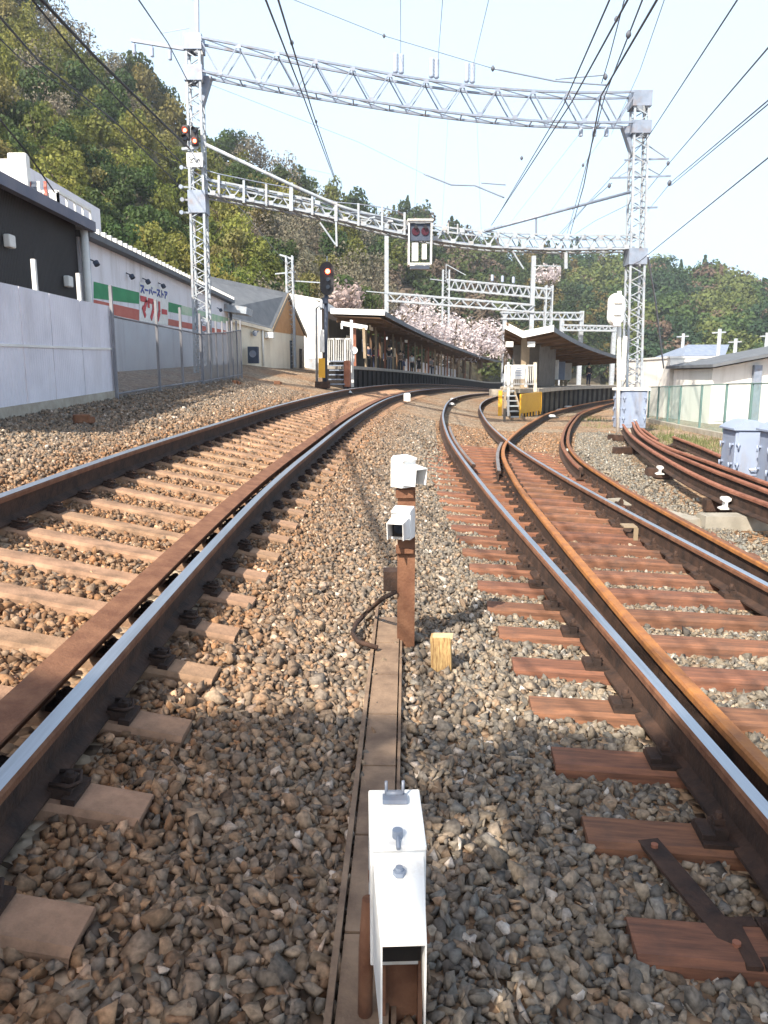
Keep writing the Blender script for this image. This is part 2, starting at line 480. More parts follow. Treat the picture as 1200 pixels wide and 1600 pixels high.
# ------------------------------------------------------------------ ground
def axis_list(segs):
    out = []
    for a, b, st in segs:
        k = int(round((b - a) / st))
        out += [a + (b - a) * i / k for i in range(k)]
    out.append(segs[-1][1])
    return out
def ground():
    xs = axis_list([(-460, -60, 40), (-60, -12, 4), (-12, 12, 0.4), (12, 60, 3), (60, 460, 40)])
    ys = axis_list([(-60, -20, 10), (-20, 0, 1.0), (0, 40, 0.5), (40, 136, 3), (136, 560, 40)])
    X, Y = np.meshgrid(np.array(xs), np.array(ys))
    Z = TN(X, Y) - 0.055
    # yard edges drop a little on the right beyond the kerb
    verts = np.stack([X.ravel(), Y.ravel(), Z.ravel()], 1)
    nx, ny = len(xs), len(ys)
    i = np.arange(nx - 1)[None, :] + np.arange(ny - 1)[:, None] * nx
    f = np.stack([i, i + 1, i + 1 + nx, i + nx], -1).reshape(-1, 4)
    me = bpy.data.meshes.new('ground')
    me.from_pydata(verts.tolist(), [], f.tolist())
    me.polygons.foreach_set('use_smooth', [True] * len(me.polygons))
    m = bpy.data.materials.new('ballast_bed'); m.use_nodes = True
    nt = m.node_tree; b = nt.nodes['Principled BSDF']; b.inputs['Roughness'].default_value = 0.95; b.inputs['Specular IOR Level'].default_value = 0.2
    tc = nt.nodes.new('ShaderNodeTexCoord')
    vo = nt.nodes.new('ShaderNodeTexVoronoi'); vo.inputs['Scale'].default_value = 17.0
    nt.links.new(tc.outputs['Object'], vo.inputs['Vector'])
    rp = nt.nodes.new('ShaderNodeValToRGB')
    els = rp.color_ramp.elements
    els[0].position = 0.0; els[0].color = (0.10, 0.075, 0.055, 1)
    els[1].position = 1.0; els[1].color = (0.50, 0.42, 0.33, 1)
    for p, c in ((0.35, (0.26, 0.19, 0.13, 1)), (0.6, (0.33, 0.27, 0.20, 1)), (0.85, (0.38, 0.31, 0.23, 1))):
        e = els.new(p); e.color = c
    sep = nt.nodes.new('ShaderNodeSeparateColor'); nt.links.new(vo.outputs['Color'], sep.inputs[0])
    nt.links.new(sep.outputs[0], rp.inputs[0])
    # broad rust staining, patchy
    nz = nt.nodes.new('ShaderNodeTexNoise'); nz.inputs['Scale'].default_value = 0.35; nz.inputs['Detail'].default_value = 5
    nt.links.new(tc.outputs['Object'], nz.inputs['Vector'])
    r2 = nt.nodes.new('ShaderNodeValToRGB'); r2.color_ramp.elements[0].position = 0.4; r2.color_ramp.elements[1].position = 0.68
    nt.links.new(nz.outputs[0], r2.inputs[0])
    mx = nt.nodes.new('ShaderNodeMixRGB'); mx.blend_type = 'MULTIPLY'; mx.inputs[2].default_value = (1.0, 0.74, 0.56, 1)
    nt.links.new(r2.outputs[0], mx.inputs[0]); nt.links.new(rp.outputs[0], mx.inputs[1])
    nt.links.new(mx.outputs[0], b.inputs['Base Color'])
    bp = nt.nodes.new('ShaderNodeBump'); bp.inputs['Strength'].default_value = 1.0; bp.inputs['Distance'].default_value = 0.05; bp.invert = True
    nt.links.new(vo.outputs['Distance'], bp.inputs['Height']); nt.links.new(bp.outputs[0], b.inputs['Normal'])
    me.materials.append(m)
    o = bpy.data.objects.new('ground', me); COL.objects.link(o)
    tag(o, kind='structure')
ground()

# ------------------------------------------------------------------ rails
RAIL_SH = [M_RUST_DK, M_SHINE, M_RUST]
RAIL_OR = [M_RUST_DK, M_RUST_OR, M_RUST_OR]
RAIL_DULL = [M_RUST_DK, M_SHINE_DULL, M_RUST]
tag(rail_mesh(railF, -3, 120, RAIL_SH, 'rail'), 'outer running rail nearest the white hoarding, polished along its top', 'rail')
tag(rail_mesh(railE, -3, 120, RAIL_SH, 'rail'), 'broad shiny rail running along the brown guard strip', 'rail')
tag(rail_mesh(railA, -3, 120, RAIL_SH, 'rail'), 'shiny rail of the turnout next to the two-lamp post', 'rail')
tag(rail_mesh(railB, -3, 80, RAIL_OR, 'rail'), 'orange rusted rail curving away through the crossing point', 'rail')
tag(rail_mesh(railC, -3, 120, RAIL_SH, 'rail'), 'shiny rail crossing the orange rail and passing to the left of the island platform', 'rail')
tag(rail_mesh(railD, -3, 80, [M_RUST_DK, M_RUST, M_RUST_OR], 'rail'), 'outer rusty rail of the turnout beside the stacked spare rails', 'rail')
# derailment guard beside the broad shiny rail: an angle section
GP = [(-.080, 0), (-.080, .205), (-.073, .222), (.062, .222), (.062, .207), (-.060, .202), (-.060, 0)]
o = rail_mesh(lambda y: railE(y) - 0.160, -3, 60, [M_RUST], 'guard_rail', prof=GP, pm=[0] * 7)
tag(o, 'wide flat brown guard strip lying along the inside of the shiny rail', 'guard rail')
o = rail_mesh(lambda y: railB(y) - 0.10 - 0.004 * (y - 17.5) ** 2, 12.5, 18.3, RAIL_DULL, 'wing_rail')
tag(o, 'short dark wing rail hugging the orange rail at the crossing', 'wing rail')
o = rail_mesh(lambda y: railD(y) - 0.15 - (0.02 * (16 - y) if y < 16 else 0), 13.5, 45, [M_RUST_DK, M_RUST, M_RUST_RED], 'guard_rail')
tag(o, 'red brown guard rail doubling the outer rail before the tower cabinet', 'guard rail')
o = rail_mesh(lambda y: railA(y) + 0.12 + 0.012 * max(0, abs(y - 17) - 2.5), 13, 21, RAIL_DULL, 'guard_rail')
tag(o, 'short check rail beside the shiny turnout rail opposite the crossing', 'guard rail')

# ------------------------------------------------------------------ sleepers
SLEEPERS = []   # (cx, cy, dirx, diry, halflen, halfw) for clearing the ballast
def sleeper_mesh(L, W, H, name, m, parent, chamfer=0.02):
    mb = MB()
    h, w = H, W / 2
    sec = [(-w, -h), (-w, -chamfer), (-w + chamfer, 0), (w - chamfer, 0), (w, -chamfer), (w, -h)]
    mb.loft([[(x, a, b) for a, b in sec] for x in (-L / 2, -L / 4, 0, L / 4, L / 2)])
    return mb.build(name, m, parent)
def place_sleeper(root, cx, cy, dx, dy, L, W, sink=0.0):
    zl, zr = T(cx - dx * L / 2, cy - dy * L / 2), T(cx + dx * L / 2, cy + dy * L / 2)
    xv = Vector((dx * L, dy * L, zr - zl)).normalized()
    yv = Vector((0, 0, 1)).cross(xv).normalized(); zv = xv.cross(yv)
    m = Matrix((xv, yv, zv)).transposed().to_4x4()
    m.translation = Vector((cx, cy, (zl + zr) / 2 + sink))
    root.matrix_world = m
    SLEEPERS.append((cx, cy, dx, dy, L / 2, W / 2))
def clip_mb(s):
    """spring fastening: shoulder block, bolt and bent clip (local to sleeper)"""
    mb = MB()
    mb.box((s * .115, 0, .02), (.085, .11, .04))
    mb.box((s * .16, 0, .012), (.05, .16, .024))
    mb.tube([(s * .13, 0, .03), (s * .13, 0, .085)], .014, 6)
    mb.box((s * .13, 0, .062), (.045, .045, .024))
    mb.tube([(s * .075, -.045, .05), (s * .15, -.055, .06), (s * .17, 0, .05), (s * .15, .055, .06), (s * .075, .045, .05)], .009, 5)
    return mb
SL_W = 0.205
proto_c = thing('concrete_sleeper', (0, 0, 0), 'rust-dusted concrete sleeper lying under the track with the guard strip', 'sleeper', 'concrete sleepers under the guarded track')
sleeper_mesh(2.45, SL_W, 0.17, 'sleeper_body', M_CONC_DUST, proto_c)
for rx in (-.8, .8):
    for s in (-1, 1):
        mb = clip_mb(s)
        mb.v = [Vector(p) + Vector((rx, 0, 0)) for p in mb.v]
        mb.build('rail_clip', M_RUST_DK, proto_c)
proto_c2 = thing('concrete_sleeper', (0, 0, 0), 'rust-dusted concrete sleeper lying under the track with the guard strip', 'sleeper', 'concrete sleepers under the guarded track')
sleeper_mesh(2.45, SL_W, 0.17, 'sleeper_body', M_CONC_DUST, proto_c2)
y = 1.35; i = 0; n_far = 0
while y < 44:
    near = y < 17
    base = proto_c if near else proto_c2
    if near: r_ = base if i == 0 else copy_tree(base)
    else:
        r_ = base if n_far == 0 else copy_tree(base); n_far += 1
    cx = railE(y) - 0.8
    h = (railE(y + .3) - railE(y - .3)) / .6
    a = math.atan(h)
    place_sleeper(r_, cx, y, math.cos(a), -math.sin(a), 2.45, SL_W)
    y += 0.60; i += 1

# turnout timbers, each its own length
y = 1.45; k = 0
protos = {}
def chair_mb(x):
    mb = MB()
    mb.box((x, 0, .009), (.36, .17, .018))
    for s in (-1, 1):
        mb.box((x + s * .105, 0, .035), (.05, .10, .05))
        mb.tube([(x + s * .105, 0, .05), (x + s * .105, 0, .11)], .014, 6)
        mb.box((x + s * .105, 0, .075), (.042, .042, .022))
        mb.box((x + s * .155, 0, .026), (.05, .12, .03))
    return mb
while y < 18.5:
    a = R(-5.5)
    dx, dy = math.cos(a), math.sin(a)
    xl = railA(y) - 0.62; xr = (railD(y) + 0.55 if y < 20 else railC(y) + .5)
    L = xr - xl; cx = (xl + xr) / 2; W = 0.205
    r_ = thing('turnout_sleeper', (0, 0, 0), 'red brown timber sleeper lying across under the turnout rails', 'sleeper', 'timber sleepers under the turnout')
    sleeper_mesh(L, W, 0.17, 'sleeper_body', M_TIMBER, r_)
    if y < 15:
        for fx in (railA, railB, railC, railD):
            if fx is railB and railB(y) - railA(y) < 0.3: continue
            if fx is railC and railD(y) - railC(y) < 0.3: continue
            chair_mb((fx(y) - cx)).build('rail_chair', M_RUST_DK, r_)
    place_sleeper(r_, cx, y, dx, dy, L, W, -.004 * min(max(0, y - 7), 6) - .012 * max(0, y - 13))
    y += 0.585; k += 1
# strap joining two sleeper ends at the near right, and the slotted plate beside it
p1 = gp(1022, 1330); p2 = gp(1150, 1485)
mb = MB(); up_ = Vector((0, 0, .012))
mb.bar(p1 + up_ + (p1 - p2).normalized() * .05, p2 + up_ + (p2 - p1).normalized() * .05, .085, .014)
t_ = thing('tie_strap', p1, 'long rusty steel strap bolted across two sleeper ends', 'tie strap')
mb.build('strap_bar', M_RUST_DK, t_)
for q in (p1, p2):
    mb = MB().disc(q + Vector((0, 0, .019)), (0, 0, 1), .014, .012, 8); mb.build('bolt', M_RUST_RED, t_)
p3 = gp(1185, 1480)
t_ = thing('slotted_plate', p3, 'dark steel plate with a cut slot next to the rusty strap', 'steel plate')
mb = MB()
for s in (-1, 1):
    mb.box(p3 + Vector((s * .055, 0, .016)), (.05, .22, .016), Matrix.Rotation(R(-5), 3, 'Z'))
mb.box(p3 + Vector((0, .09, .016)), (.06, .045, .015)); mb.box(p3 + Vector((0, -.09, .016)), (.06, .045, .015))
mb.build('plate', M_RUST_DK, t_)

# ------------------------------------------------------------------ cable trough between the tracks
tr0 = gp(566, 1590); tr1 = gp(604, 1030)
M_LID = mat('dusty_concrete_lid', (0.27, 0.185, 0.125), (0.15, 0.10, 0.07), scale=7, rough=.95, bump=.25, bscale=70)
def trough():
    t = thing('cable_trough', tr0, 'flat concrete cable trough running between the tracks towards the lamp post', 'cable trough')
    d = (tr1 - tr0); d.z = 0; L = d.length + 2.2; d.normalize()
    s = Vector((d.y, -d.x, 0))
    start = tr0 - d * 1.2
    def gz(p, h): return Vector((p.x, p.y, T(p.x, p.y) + h))
    mbl = MB()
    for side, w in ((-.092, .020), (.086, .014)):
        pts = [gz(start + d * (L * i / 8) + s * side, -.022) for i in range(9)]
        for a, b in zip(pts, pts[1:]): mbl.bar(a, b, w, .06)
    mbl.build('trough_wall', M_LID, t)
    n = int(L / .5)
    for i in range(n):
        a = gz(start + d * (.5 * i + .006), -.008); b = gz(start + d * (.5 * (i + 1) - .006), -.008)
        MB().bar(a, b, .145, .03).build('lid', M_LID, t)
    return start, d, L, s
TR = trough()

# ------------------------------------------------------------------ white lamp boxes
def lamp_box(parent, c, w, h, dh, dv, face, slant, mw=M_WHITE, taper=.92, full=.55):
    """housing with a longer hood in front. c = centre of top rear edge; face = unit horizontal facing direction"""
    f = Vector(face).normalized(); s = Vector((-f.y, f.x, 0)); z = Vector((0, 0, 1)); c = Vector(c)
    # housing
    mb = MB()
    def P(a, b, e): return c + f * a + s * b + z * e
    hw = w / 2
    prof = [(0, -h), (0, -.02), (.02, 0), (dh + .012, -.018), (dh + .012, -.034), (dh, -.034), (dh, -h)]
    mb.loft([[P(a, -hw, e) for a, e in prof], [P(a, hw, e) for a, e in prof]])
    ho = mb.build('housing', mw, parent, bevel=0.004)
    # hood: thin shell, open at the front
    t = .004; hw2 = hw * .90
    top0 = (dh, -.06); top1 = (dh + dv, -.06 - slant)
    bot0 = (dh, -h + .02); bot1 = (dh + dv * full, -h + .02)
    mb = MB()
    for side in (-1, 1):
        hw3 = hw2 * taper
        poly = [P(top0[0], side * hw2, top0[1]), P(top1[0], side * hw3, top1[1]), P(top1[0] - .01, side * hw3, bot1[1]), P(bot0[0], side * hw2, bot0[1])]
        mb.prism(poly, s * (-side * t))
    mb.prism([P(top0[0], -hw2, top0[1]), P(top1[0], -hw3, top1[1]), P(top1[0], hw3, top1[1]), P(top0[0], hw2, top0[1])], z * t)
    mb.build('hood', mw, parent)
    mb = MB(); mb.prism([P(dh + .003, -hw2 + .006, top0[1] - .004), P(dh + .003, hw2 - .006, top0[1] - .004), P(dh + .003, hw2 - .006, bot0[1]), P(dh + .003, -hw2 + .006, bot0[1])], f * .006)
    mb.build('lens_plate', M_DARKIN, parent)
    mb = MB(); mb.disc(P(dh + .009, 0, (top0[1] + bot0[1]) / 2), f, w * .3, .02, 18)
    mb.build('lens', M_GLASS, parent)
    # screw knob on the lid and a clasp
    mb = MB(); mb.disc(P(dh * .55 + .1, 0, -.03), z, .016, .02, 10)
    return ho

# the near single lamp at the bottom of the picture
def near_lamp():
    top = at(615, 1228, 2.02)      # rear top edge centre
    face = Vector((math.sin(R(2)), -math.cos(R(2)), 0))
    g = Vector((top.x + .02, top.y - .20, T(top.x, top.y - .2)))
    t = thing('trackside_lamp', g, 'single white hooded lamp on a rusty post standing over the cable trough', 'trackside lamp')
    lamp_box(t, top, .148, .38, .25, .25, face, .05, taper=.80, full=1.0)
    f = face; s = Vector((-f.y, f.x, 0)); z = Vector((0, 0, 1))
    P = lambda a, b, e: top + f * a + s * b + z * e
    # wire handle and spring clasp on the lid
    mb = MB()
    for sd in (-1, 1): mb.tube([P(.06, sd * .024, -.005), P(.06, sd * .024, .05)], .0045, 6)
    mb.tube([P(.06, -.024, .012), P(.06, .024, .012)], .009, 6)
    mb.box(P(.075, 0, .004), (.07, .035, .012))
    mb.build('clasp', M_GALV, t)
    mb = MB(); mb.disc(P(.225, -.0, -.016), z, .014, .022, 10); mb.tube([P(.225, 0, .0), P(.27, 0, -.02)], .006, 6); mb.build('wing_bolt', M_GALV, t)
    mb = MB(); mb.disc(P(.305, 0, -.068), z, .017, .012, 6); mb.disc(P(.305, 0, -.062), z, .010, .016, 10); mb.build('lid_bolt', M_GALV, t)
    # rusty channel post and bracket
    h = top.z - g.z
    mb = MB()
    mb.bar(Vector((g.x, g.y, g.z - .1)), Vector((g.x, g.y, top.z - .23)), .10, .012, Vector((0, 1, 0)))
    for sd in (-1, 1):
        mb.bar(Vector((g.x + sd * .05, g.y - .02, g.z - .1)), Vector((g.x + sd * .05, g.y - .02, top.z - .23)), .012, .06, Vector((0, 1, 0)))
    mb.build('post', M_RUST, t)
    mb = MB(); mb.tube([P(.22, -.075, -.20), P(.23, -.085, -.34), P(.24, -.09, -.62)], .020, 10); mb.build('cable_sleeve', M_RUST, t)
    mb = MB(); mb.box(P(.2, 0, -.235), (.13, .28, .02), Matrix.Rotation(R(7), 3, 'Z')); mb.build('bracket', M_RUST, t)
near_lamp()

# two-lamp post
def two_lamps():
    g = gp(634, 1004)
    Y = g.y
    t = thing('lamp_post', g, 'rusty channel post carrying two white hooded lamps, one above the other', 'trackside lamp')
    ztop = at(632, 755, Y).z
    mb = MB()
    mb.bar(g - Vector((0, 0, .15)), Vector((g.x, g.y, ztop)), .105, .010, Vector((0, 1, 0)))
    for sd in (-1, 1):
        mb.bar(Vector((g.x + sd * .052, g.y + .022, g.z - .15)), Vector((g.x + sd * .052, g.y + .022, ztop)), .008, .055, Vector((0, 1, 0)))
    mb.build('post', M_RUST, t)
    # upper lamp looks right, lower lamp looks left of the camera
    f1 = Vector((.72, -.70, 0)).normalized()
    c1 = at(621, 710, Y + .03)
    lamp_box(t, c1, .125, .20, .10, .105, f1, .02)
    f2 = Vector((-.30, -.95, 0)).normalized()
    c2 = at(634, 789, Y - .01)
    lamp_box(t, c2, .125, .20, .11, .13, f2, .02)
    mb = MB(); mb.box(at(632, 770, Y + .02), (.11, .10, .05)); mb.box(at(632, 858, Y + .02), (.11, .12, .03)); mb.build('bracket', M_RUST, t)
    p = at(611, 905, Y + .08)
    mb = MB(); mb.box(p, (.10, .12, .13)); mb.build('junction_box', M_RUST_DK, t)
    # hose
    pts = [at(618, 925, Y - .02), at(598, 935, Y - .1), gp(575, 955, .06), gp(556, 975, .04), gp(551, 990, .03), gp(560, 1003, .03), gp(590, 1012, .03)]
    o = MB().tube(pts, .016, 8).build('cable_conduit', M_RUST_DK, t)
    return g
LP = two_lamps()

# wooden stake
g = gp(691, 1042)
t = thing('wooden_stake', g, 'short weathered yellow wooden stake sticking out of the ballast', 'stake')
Yk = g.y; H = at(691, 996, Yk).z - g.z
rot = Matrix.Rotation(R(-8), 3, 'Z') @ Matrix.Rotation(R(-2), 3, 'Y')
w_ = 0.125
MB().box(g + Vector((0, .04, H / 2 - .13)), (w_, .085, H + .26), rot).build('stake_body', M_WOOD_OLD, t, bevel=0.006)
MB().box(g + Vector((.005, .04, H - .005)), (w_ - .004, .083, .012), rot).build('cut_end', M_WOOD_END, t)

# ------------------------------------------------------------------ small track objects
def beacon(px, py, w, d, label, h=.07):
    g = gp(px, py)
    t = thing('track_beacon', g, label, 'track beacon', 'white beacons between the rails')
    MB().box(g + Vector((0, 0, .03)), (w * 1.25, d * 1.15, .06)).build('base_pad', M_DARKIN, t)
    mb = MB()
    n = 12
    for (k0, k1) in ((.0, 1.0),):
        ring = lambda r, z: [g + Vector((math.cos(2 * math.pi * q / n) * w / 2 * r, math.sin(2 * math.pi * q / n) * d / 2 * r, z)) for q in range(n)]
        mb.loft([ring(1, .062), ring(1, .08), ring(.75, .08 + h)])
    mb.build('cover', M_WHITE, t)
beacon(858, 653, .62, .5, 'white oval beacon nearest the yellow screen, beside the orange rail')
beacon(877, 643, .6, .5, 'white oval beacon second from the yellow screen')
beacon(888, 638, .55, .5, 'white oval beacon third from the yellow screen, in the platform shade')
beacon(906, 631, .45, .5, 'small farthest white beacon beside the island platform wall')
beacon(709, 626, .42, .5, 'upper white beacon inside the left curve of the turnout track')
beacon(704, 634, .40, .5, 'lower white beacon inside the left curve of the turnout track')
beacon(540, 616, .5, .4, 'flat pale beacon between the rails before the station platform')
g = gp(636, 627)
t = thing('marker_stone', g, 'small white block on the ballast between the two curved tracks', 'marker')
MB().box(g + Vector((0, 0, .16)), (.30, .22, .34)).build('block', M_WHITE2, t, bevel=.02)
MB().box(g + Vector((0, 0, .345)), (.22, .16, .03)).build('block_cap', M_WHITE2, t)
# insulated joint angle on the shiny turnout rail
g = gp(982, 828, .12)
t = thing('joint_plate', g, 'pale rusty angle plate fixed to the side of the shiny rail', 'joint plate')
MB().box(g + Vector((0, 0, .05)), (.15, .20, .014), Matrix.Rotation(R(-4), 3, 'Z')).build('top_flange', M_TAN_POST, t)
MB().box(g + Vector((.05, -.107, -.03)), (.05, .014, .14)).build('end_flange', M_TAN_POST, t)
g = gp(889, 706, .06)
t = thing('bond_clip', g, 'tiny white clip on the guard rail beside the crossing', 'rail clip')
MB().box(g + Vector((0, 0, .05)), (.12, .10, .05)).build('clip_top', M_WHITE, t)
MB().box(g + Vector((.05, -.06, -.02)), (.04, .02, .12)).build('clip_leg', M_WHITE, t)
for (px, py, lab) in ((128, 660, 'broken brown brick lying on the shoulder below the hoarding'), (433, 600, 'dark stone lump on the shoulder before the cream house'), (368, 600, 'reddish lump of stone at the end of the mesh fence')):
    g = gp(px, py)
    mb = MB(); rr = Matrix.Rotation(random.uniform(0, 2), 3, 'Z')
    mb.box(g + Vector((0, 0, .05)), (.22, .13, .13), rr); mb.box(g + Vector((.1, .05, .03)), (.12, .1, .1), Matrix.Rotation(1.1, 3, 'Z'))
    o = mb.build('stone_lump', M_RUST, loc=g, bevel=.02); tag(o, lab, 'stone lump')

# ------------------------------------------------------------------ lattice steelwork
def lerp(a, b, t): return Vector(a) + (Vector(b) - Vector(a)) * t
def lattice_tower(parent, name, base, top, w0, w1, panel, mats, plates=(), leg=.07):
    """four angle legs with zigzag lacing between base and top; parts: tower legs > lacing, plate"""
    base, top = Vector(base), Vector(top)
    H = top.z - base.z
    def corner(k, t):
        w = w0 + (w1 - w0) * t
        sx, sy = ((-1, -1), (1, -1), (1, 1), (-1, 1))[k]
        return lerp(base, top, t) + Vector((sx * w / 2, sy * w / 2, 0))
    mb = MB()
    for k in range(4): mb.bar(corner(k, 0), corner(k, 1), leg, leg, Vector((0, 1, 0)))
    legs = mb.build(name, mats[0], parent)
    mb = MB()
    n = max(2, int(round(H / panel)))
    for k in range(4):
        j = (k + 1) % 4
        for i in range(n):
            a, b = i / n, (i + 1) / n
            am = (a + b) / 2
            mb.bar(corner(k, a), corner(j, am), .03, .03); mb.bar(corner(j, am), corner(k, b), .03, .03)
    mb.build('lacing', mats[1], legs)
    for (z0, z1, grow) in plates:
        mb = MB()
        t = ((z0 + z1) / 2 - base.z) / H
        w = w0 + (w1 - w0) * t + leg + .02 + grow
        c = lerp(base, top, t); c.z = (z0 + z1) / 2
        for sx, sy in ((0, -1), (0, 1), (1, 0), (-1, 0)):
            mb.box(c + Vector((sx * w / 2, sy * w / 2, 0)), (w if sx == 0 else .012, w + .014 if sy == 0 else .012, z1 - z0))
        mb.build('gusset_plate', mats[2], legs)
    return legs
def truss(parent, name, tops, bots, depth, mats, n, chord=.08, lace=.045):
    """box truss following two polylines (top/bottom chord points), two planes 'depth' apart in Y"""
    def along(pts, t):
        L = [0]
        for a, b in zip(pts, pts[1:]): L.append(L[-1] + (Vector(b) - Vector(a)).length)
        s = t * L[-1]
        for i in range(len(pts) - 1):
            if s <= L[i + 1] + 1e-9: return lerp(pts[i], pts[i + 1], (s - L[i]) / max(1e-9, L[i + 1] - L[i]))
        return Vector(pts[-1])
    def sm(pts, t):   # a little smoothing of the polyline
        e = .04
        return (along(pts, max(0, t - e)) + along(pts, t) * 2 + along(pts, min(1, t + e))) / 4 if e < t < 1 - e else along(pts, t)
    mb = MB(); ml = MB()
    for dy in (-depth / 2, depth / 2):
        o = Vector((0, dy, 0))
        N = 2 * n
        for i in range(N):
            for pts in (tops, bots):
                mb.bar(sm(pts, i / N) + o, sm(pts, (i + 1) / N) + o, chord, chord)
        for i in range(n):
            a = sm(tops, i / n) + o; b = sm(bots, (i + .5) / n) + o; c = sm(tops, (i + 1) / n) + o
            ml.bar(a, b, lace, lace); ml.bar(b, c, lace, lace)
    for i in range(n + 1):
        for pts in (tops, bots):
            a = sm(pts, i / n)
            mb.bar(a + Vector((0, -depth / 2, 0)), a + Vector((0, depth / 2, 0)), lace, lace)
            if i < n:
                b = sm(pts, (i + 1) / n)
                ml.bar(a + Vector((0, -depth / 2, 0)), b + Vector((0, depth / 2, 0)), lace * .7, lace * .7)
    # small plates where the lacing meets the chords
    mp = ml
    for i in range(n + 1):
        a = sm(tops, i / n); mp.box(a + Vector((0, -depth / 2 - .03, -.05)), (.17, .012, .13))
        if i < n:
            b = sm(bots, (i + .5) / n); mp.box(b + Vector((0, -depth / 2 - .03, .05)), (.17, .012, .13))
    body = mb.build(name, mats[0], parent)
    ml.build('lacing', mats[1], body)
    return body
YL, YR = 25.5, 27.5
def yb(px): return YL + (YR - YL) * (px - 305) / 690.0
def on(px, py, dy=0.0): return at(px, py, yb(px) + dy)

def gantry():
    bl = gp(317, 592); bl = Vector((at(317, 560, YL).x, YL, 0)); bl.z = T(bl.x, bl.y)
    tl = at(303, 58, YL)
    br = Vector((at(987, 640, YR).x, YR, 0)); br.z = T(br.x, br.y)
    tr = at(1000, 145, YR)
    t = thing('catenary_gantry', (0, YL, 0), 'big lattice gantry whose zigzag beam spans all the tracks between two lattice towers', 'gantry')
    tl2 = Vector((tl.x, tl.y, tl.z)); 
    zz = lambda py, px, Y: at(px, py, Y).z
    mats = (M_GALV_LT, M_GALV_LT, M_GALV)
    lattice_tower(t, 'lattice_tower', bl, tl2, .46, .40, .50, mats,
                  plates=((zz(82, 303, YL), zz(57, 303, YL), .06), (zz(130, 304, YL), zz(106, 304, YL), .06), (zz(335, 310, YL), zz(300, 310, YL), .03)))
    lattice_tower(t, 'lattice_tower', br, tr, .52, .46, .52, mats,
                  plates=((zz(170, 1000, YR), zz(146, 1000, YR), .08), (zz(212, 999, YR), zz(192, 999, YR), .08), (zz(415, 993, YR), zz(390, 993, YR), .05)))
    tops = [on(314, 64), on(400, 81), on(480, 97), on(560, 112), on(650, 128), on(740, 140), on(830, 147), on(920, 150), on(990, 148)]
    bots = [on(316, 116), on(400, 133), on(480, 147), on(560, 160), on(650, 174), on(740, 185), on(830, 193), on(920, 196), on(988, 195)]
    truss(t, 'truss_beam', tops, bots, .55, (M_GALV, M_GALV), 12, .066, .038)
    # flared brackets under the beam at both towers
    for (a, b) in (((316, 118), (316, 165)), ((986, 197), (989, 245))):
        mb = MB(); p = on(*a); q = on(*b); s = 1 if a[0] < 600 else -1
        mb.prism([p, p + Vector((s * .28, 0, 0)), q], (0, .3, 0)); mb.build('knee_bracket', M_GALV, t)
    # outrigger arm and mast on the left tower
    mb = MB(); mb.bar(at(205, 63, YL), at(296, 78, YL), .09, .09); mb.bar(at(250, 52, YL + .3), at(296, 44, YL + .3), .02); mb.build('outrigger_arm', M_GALV, t)
    mb = MB(); mb.bar(at(308, 60, YL), at(307, -60, YL), .12, .12, Vector((0, 1, 0))); mb.bar(at(306, -5, YL), at(262, -40, YL), .04); mb.bar(at(306, 2, YL), at(283, -10, YL), .03); mb.build('top_mast', M_GALV, t)
    # cross arms on the right tower
    mb = MB()
    for (a, b) in (((976, 250), (1045, 248)), ((953, 278), (1048, 275)), ((990, 325), (1027, 324))):
        mb.bar(on(*a), on(*b), .055, .055)
    for (a, b) in (((1012, 227), (1040, 246)), ((1012, 263), (1030, 273)), ((986, 265), (965, 277))):
        mb.bar(on(*a), on(*b), .03, .03)
    mb.build('cross_arm', M_GALV, t)
    return t
gantry()

INS = []
def insulator(p, L, label, group, r=.055, name='insulator'):
    p = Vector(p)
    mb = MB(); n = 10; pts = []; rs = []
    mb.tube([p, p + Vector((0, 0, .12 * abs(L) * (1 if L > 0 else -1)))], .025, 6)
    s = 1 if L > 0 else -1
    for i in range(13):
        pts.append(p + Vector((0, 0, s * (.12 + .88 * i / 12) * abs(L)))); rs.append(r * (.25 if i in (0, 12) else (1.0 if i % 2 else .8)))
    mb.tube(pts, rs, 8)
    o = mb.build(name, M_INSUL, loc=p)
    return tag(o, label, 'insulator', group)
for i, px in enumerate((618, 627, 674, 682, 729, 738)):
    pos = ('left', 'middle', 'right')[i // 2]
    py = 122 + (px - 618) * .13
    insulator(on(px, py - 2), .72, 'grey pin insulator standing in the %s pair on top of the gantry beam' % pos, 'pin insulators on the gantry beam', .095)
for i, px in enumerate((908, 929, 948)):
    insulator(on(px, 198), -.32, 'small insulator hanging under the right end of the gantry beam', 'insulators under the gantry beam', .08)
for i, px in enumerate((209, 237, 265)):
    insulator(at(px, 66 + (px - 209) * .18, YL), -.34, 'small insulator hanging from the outrigger arm of the gantry', 'insulators on the outrigger arm', .07)

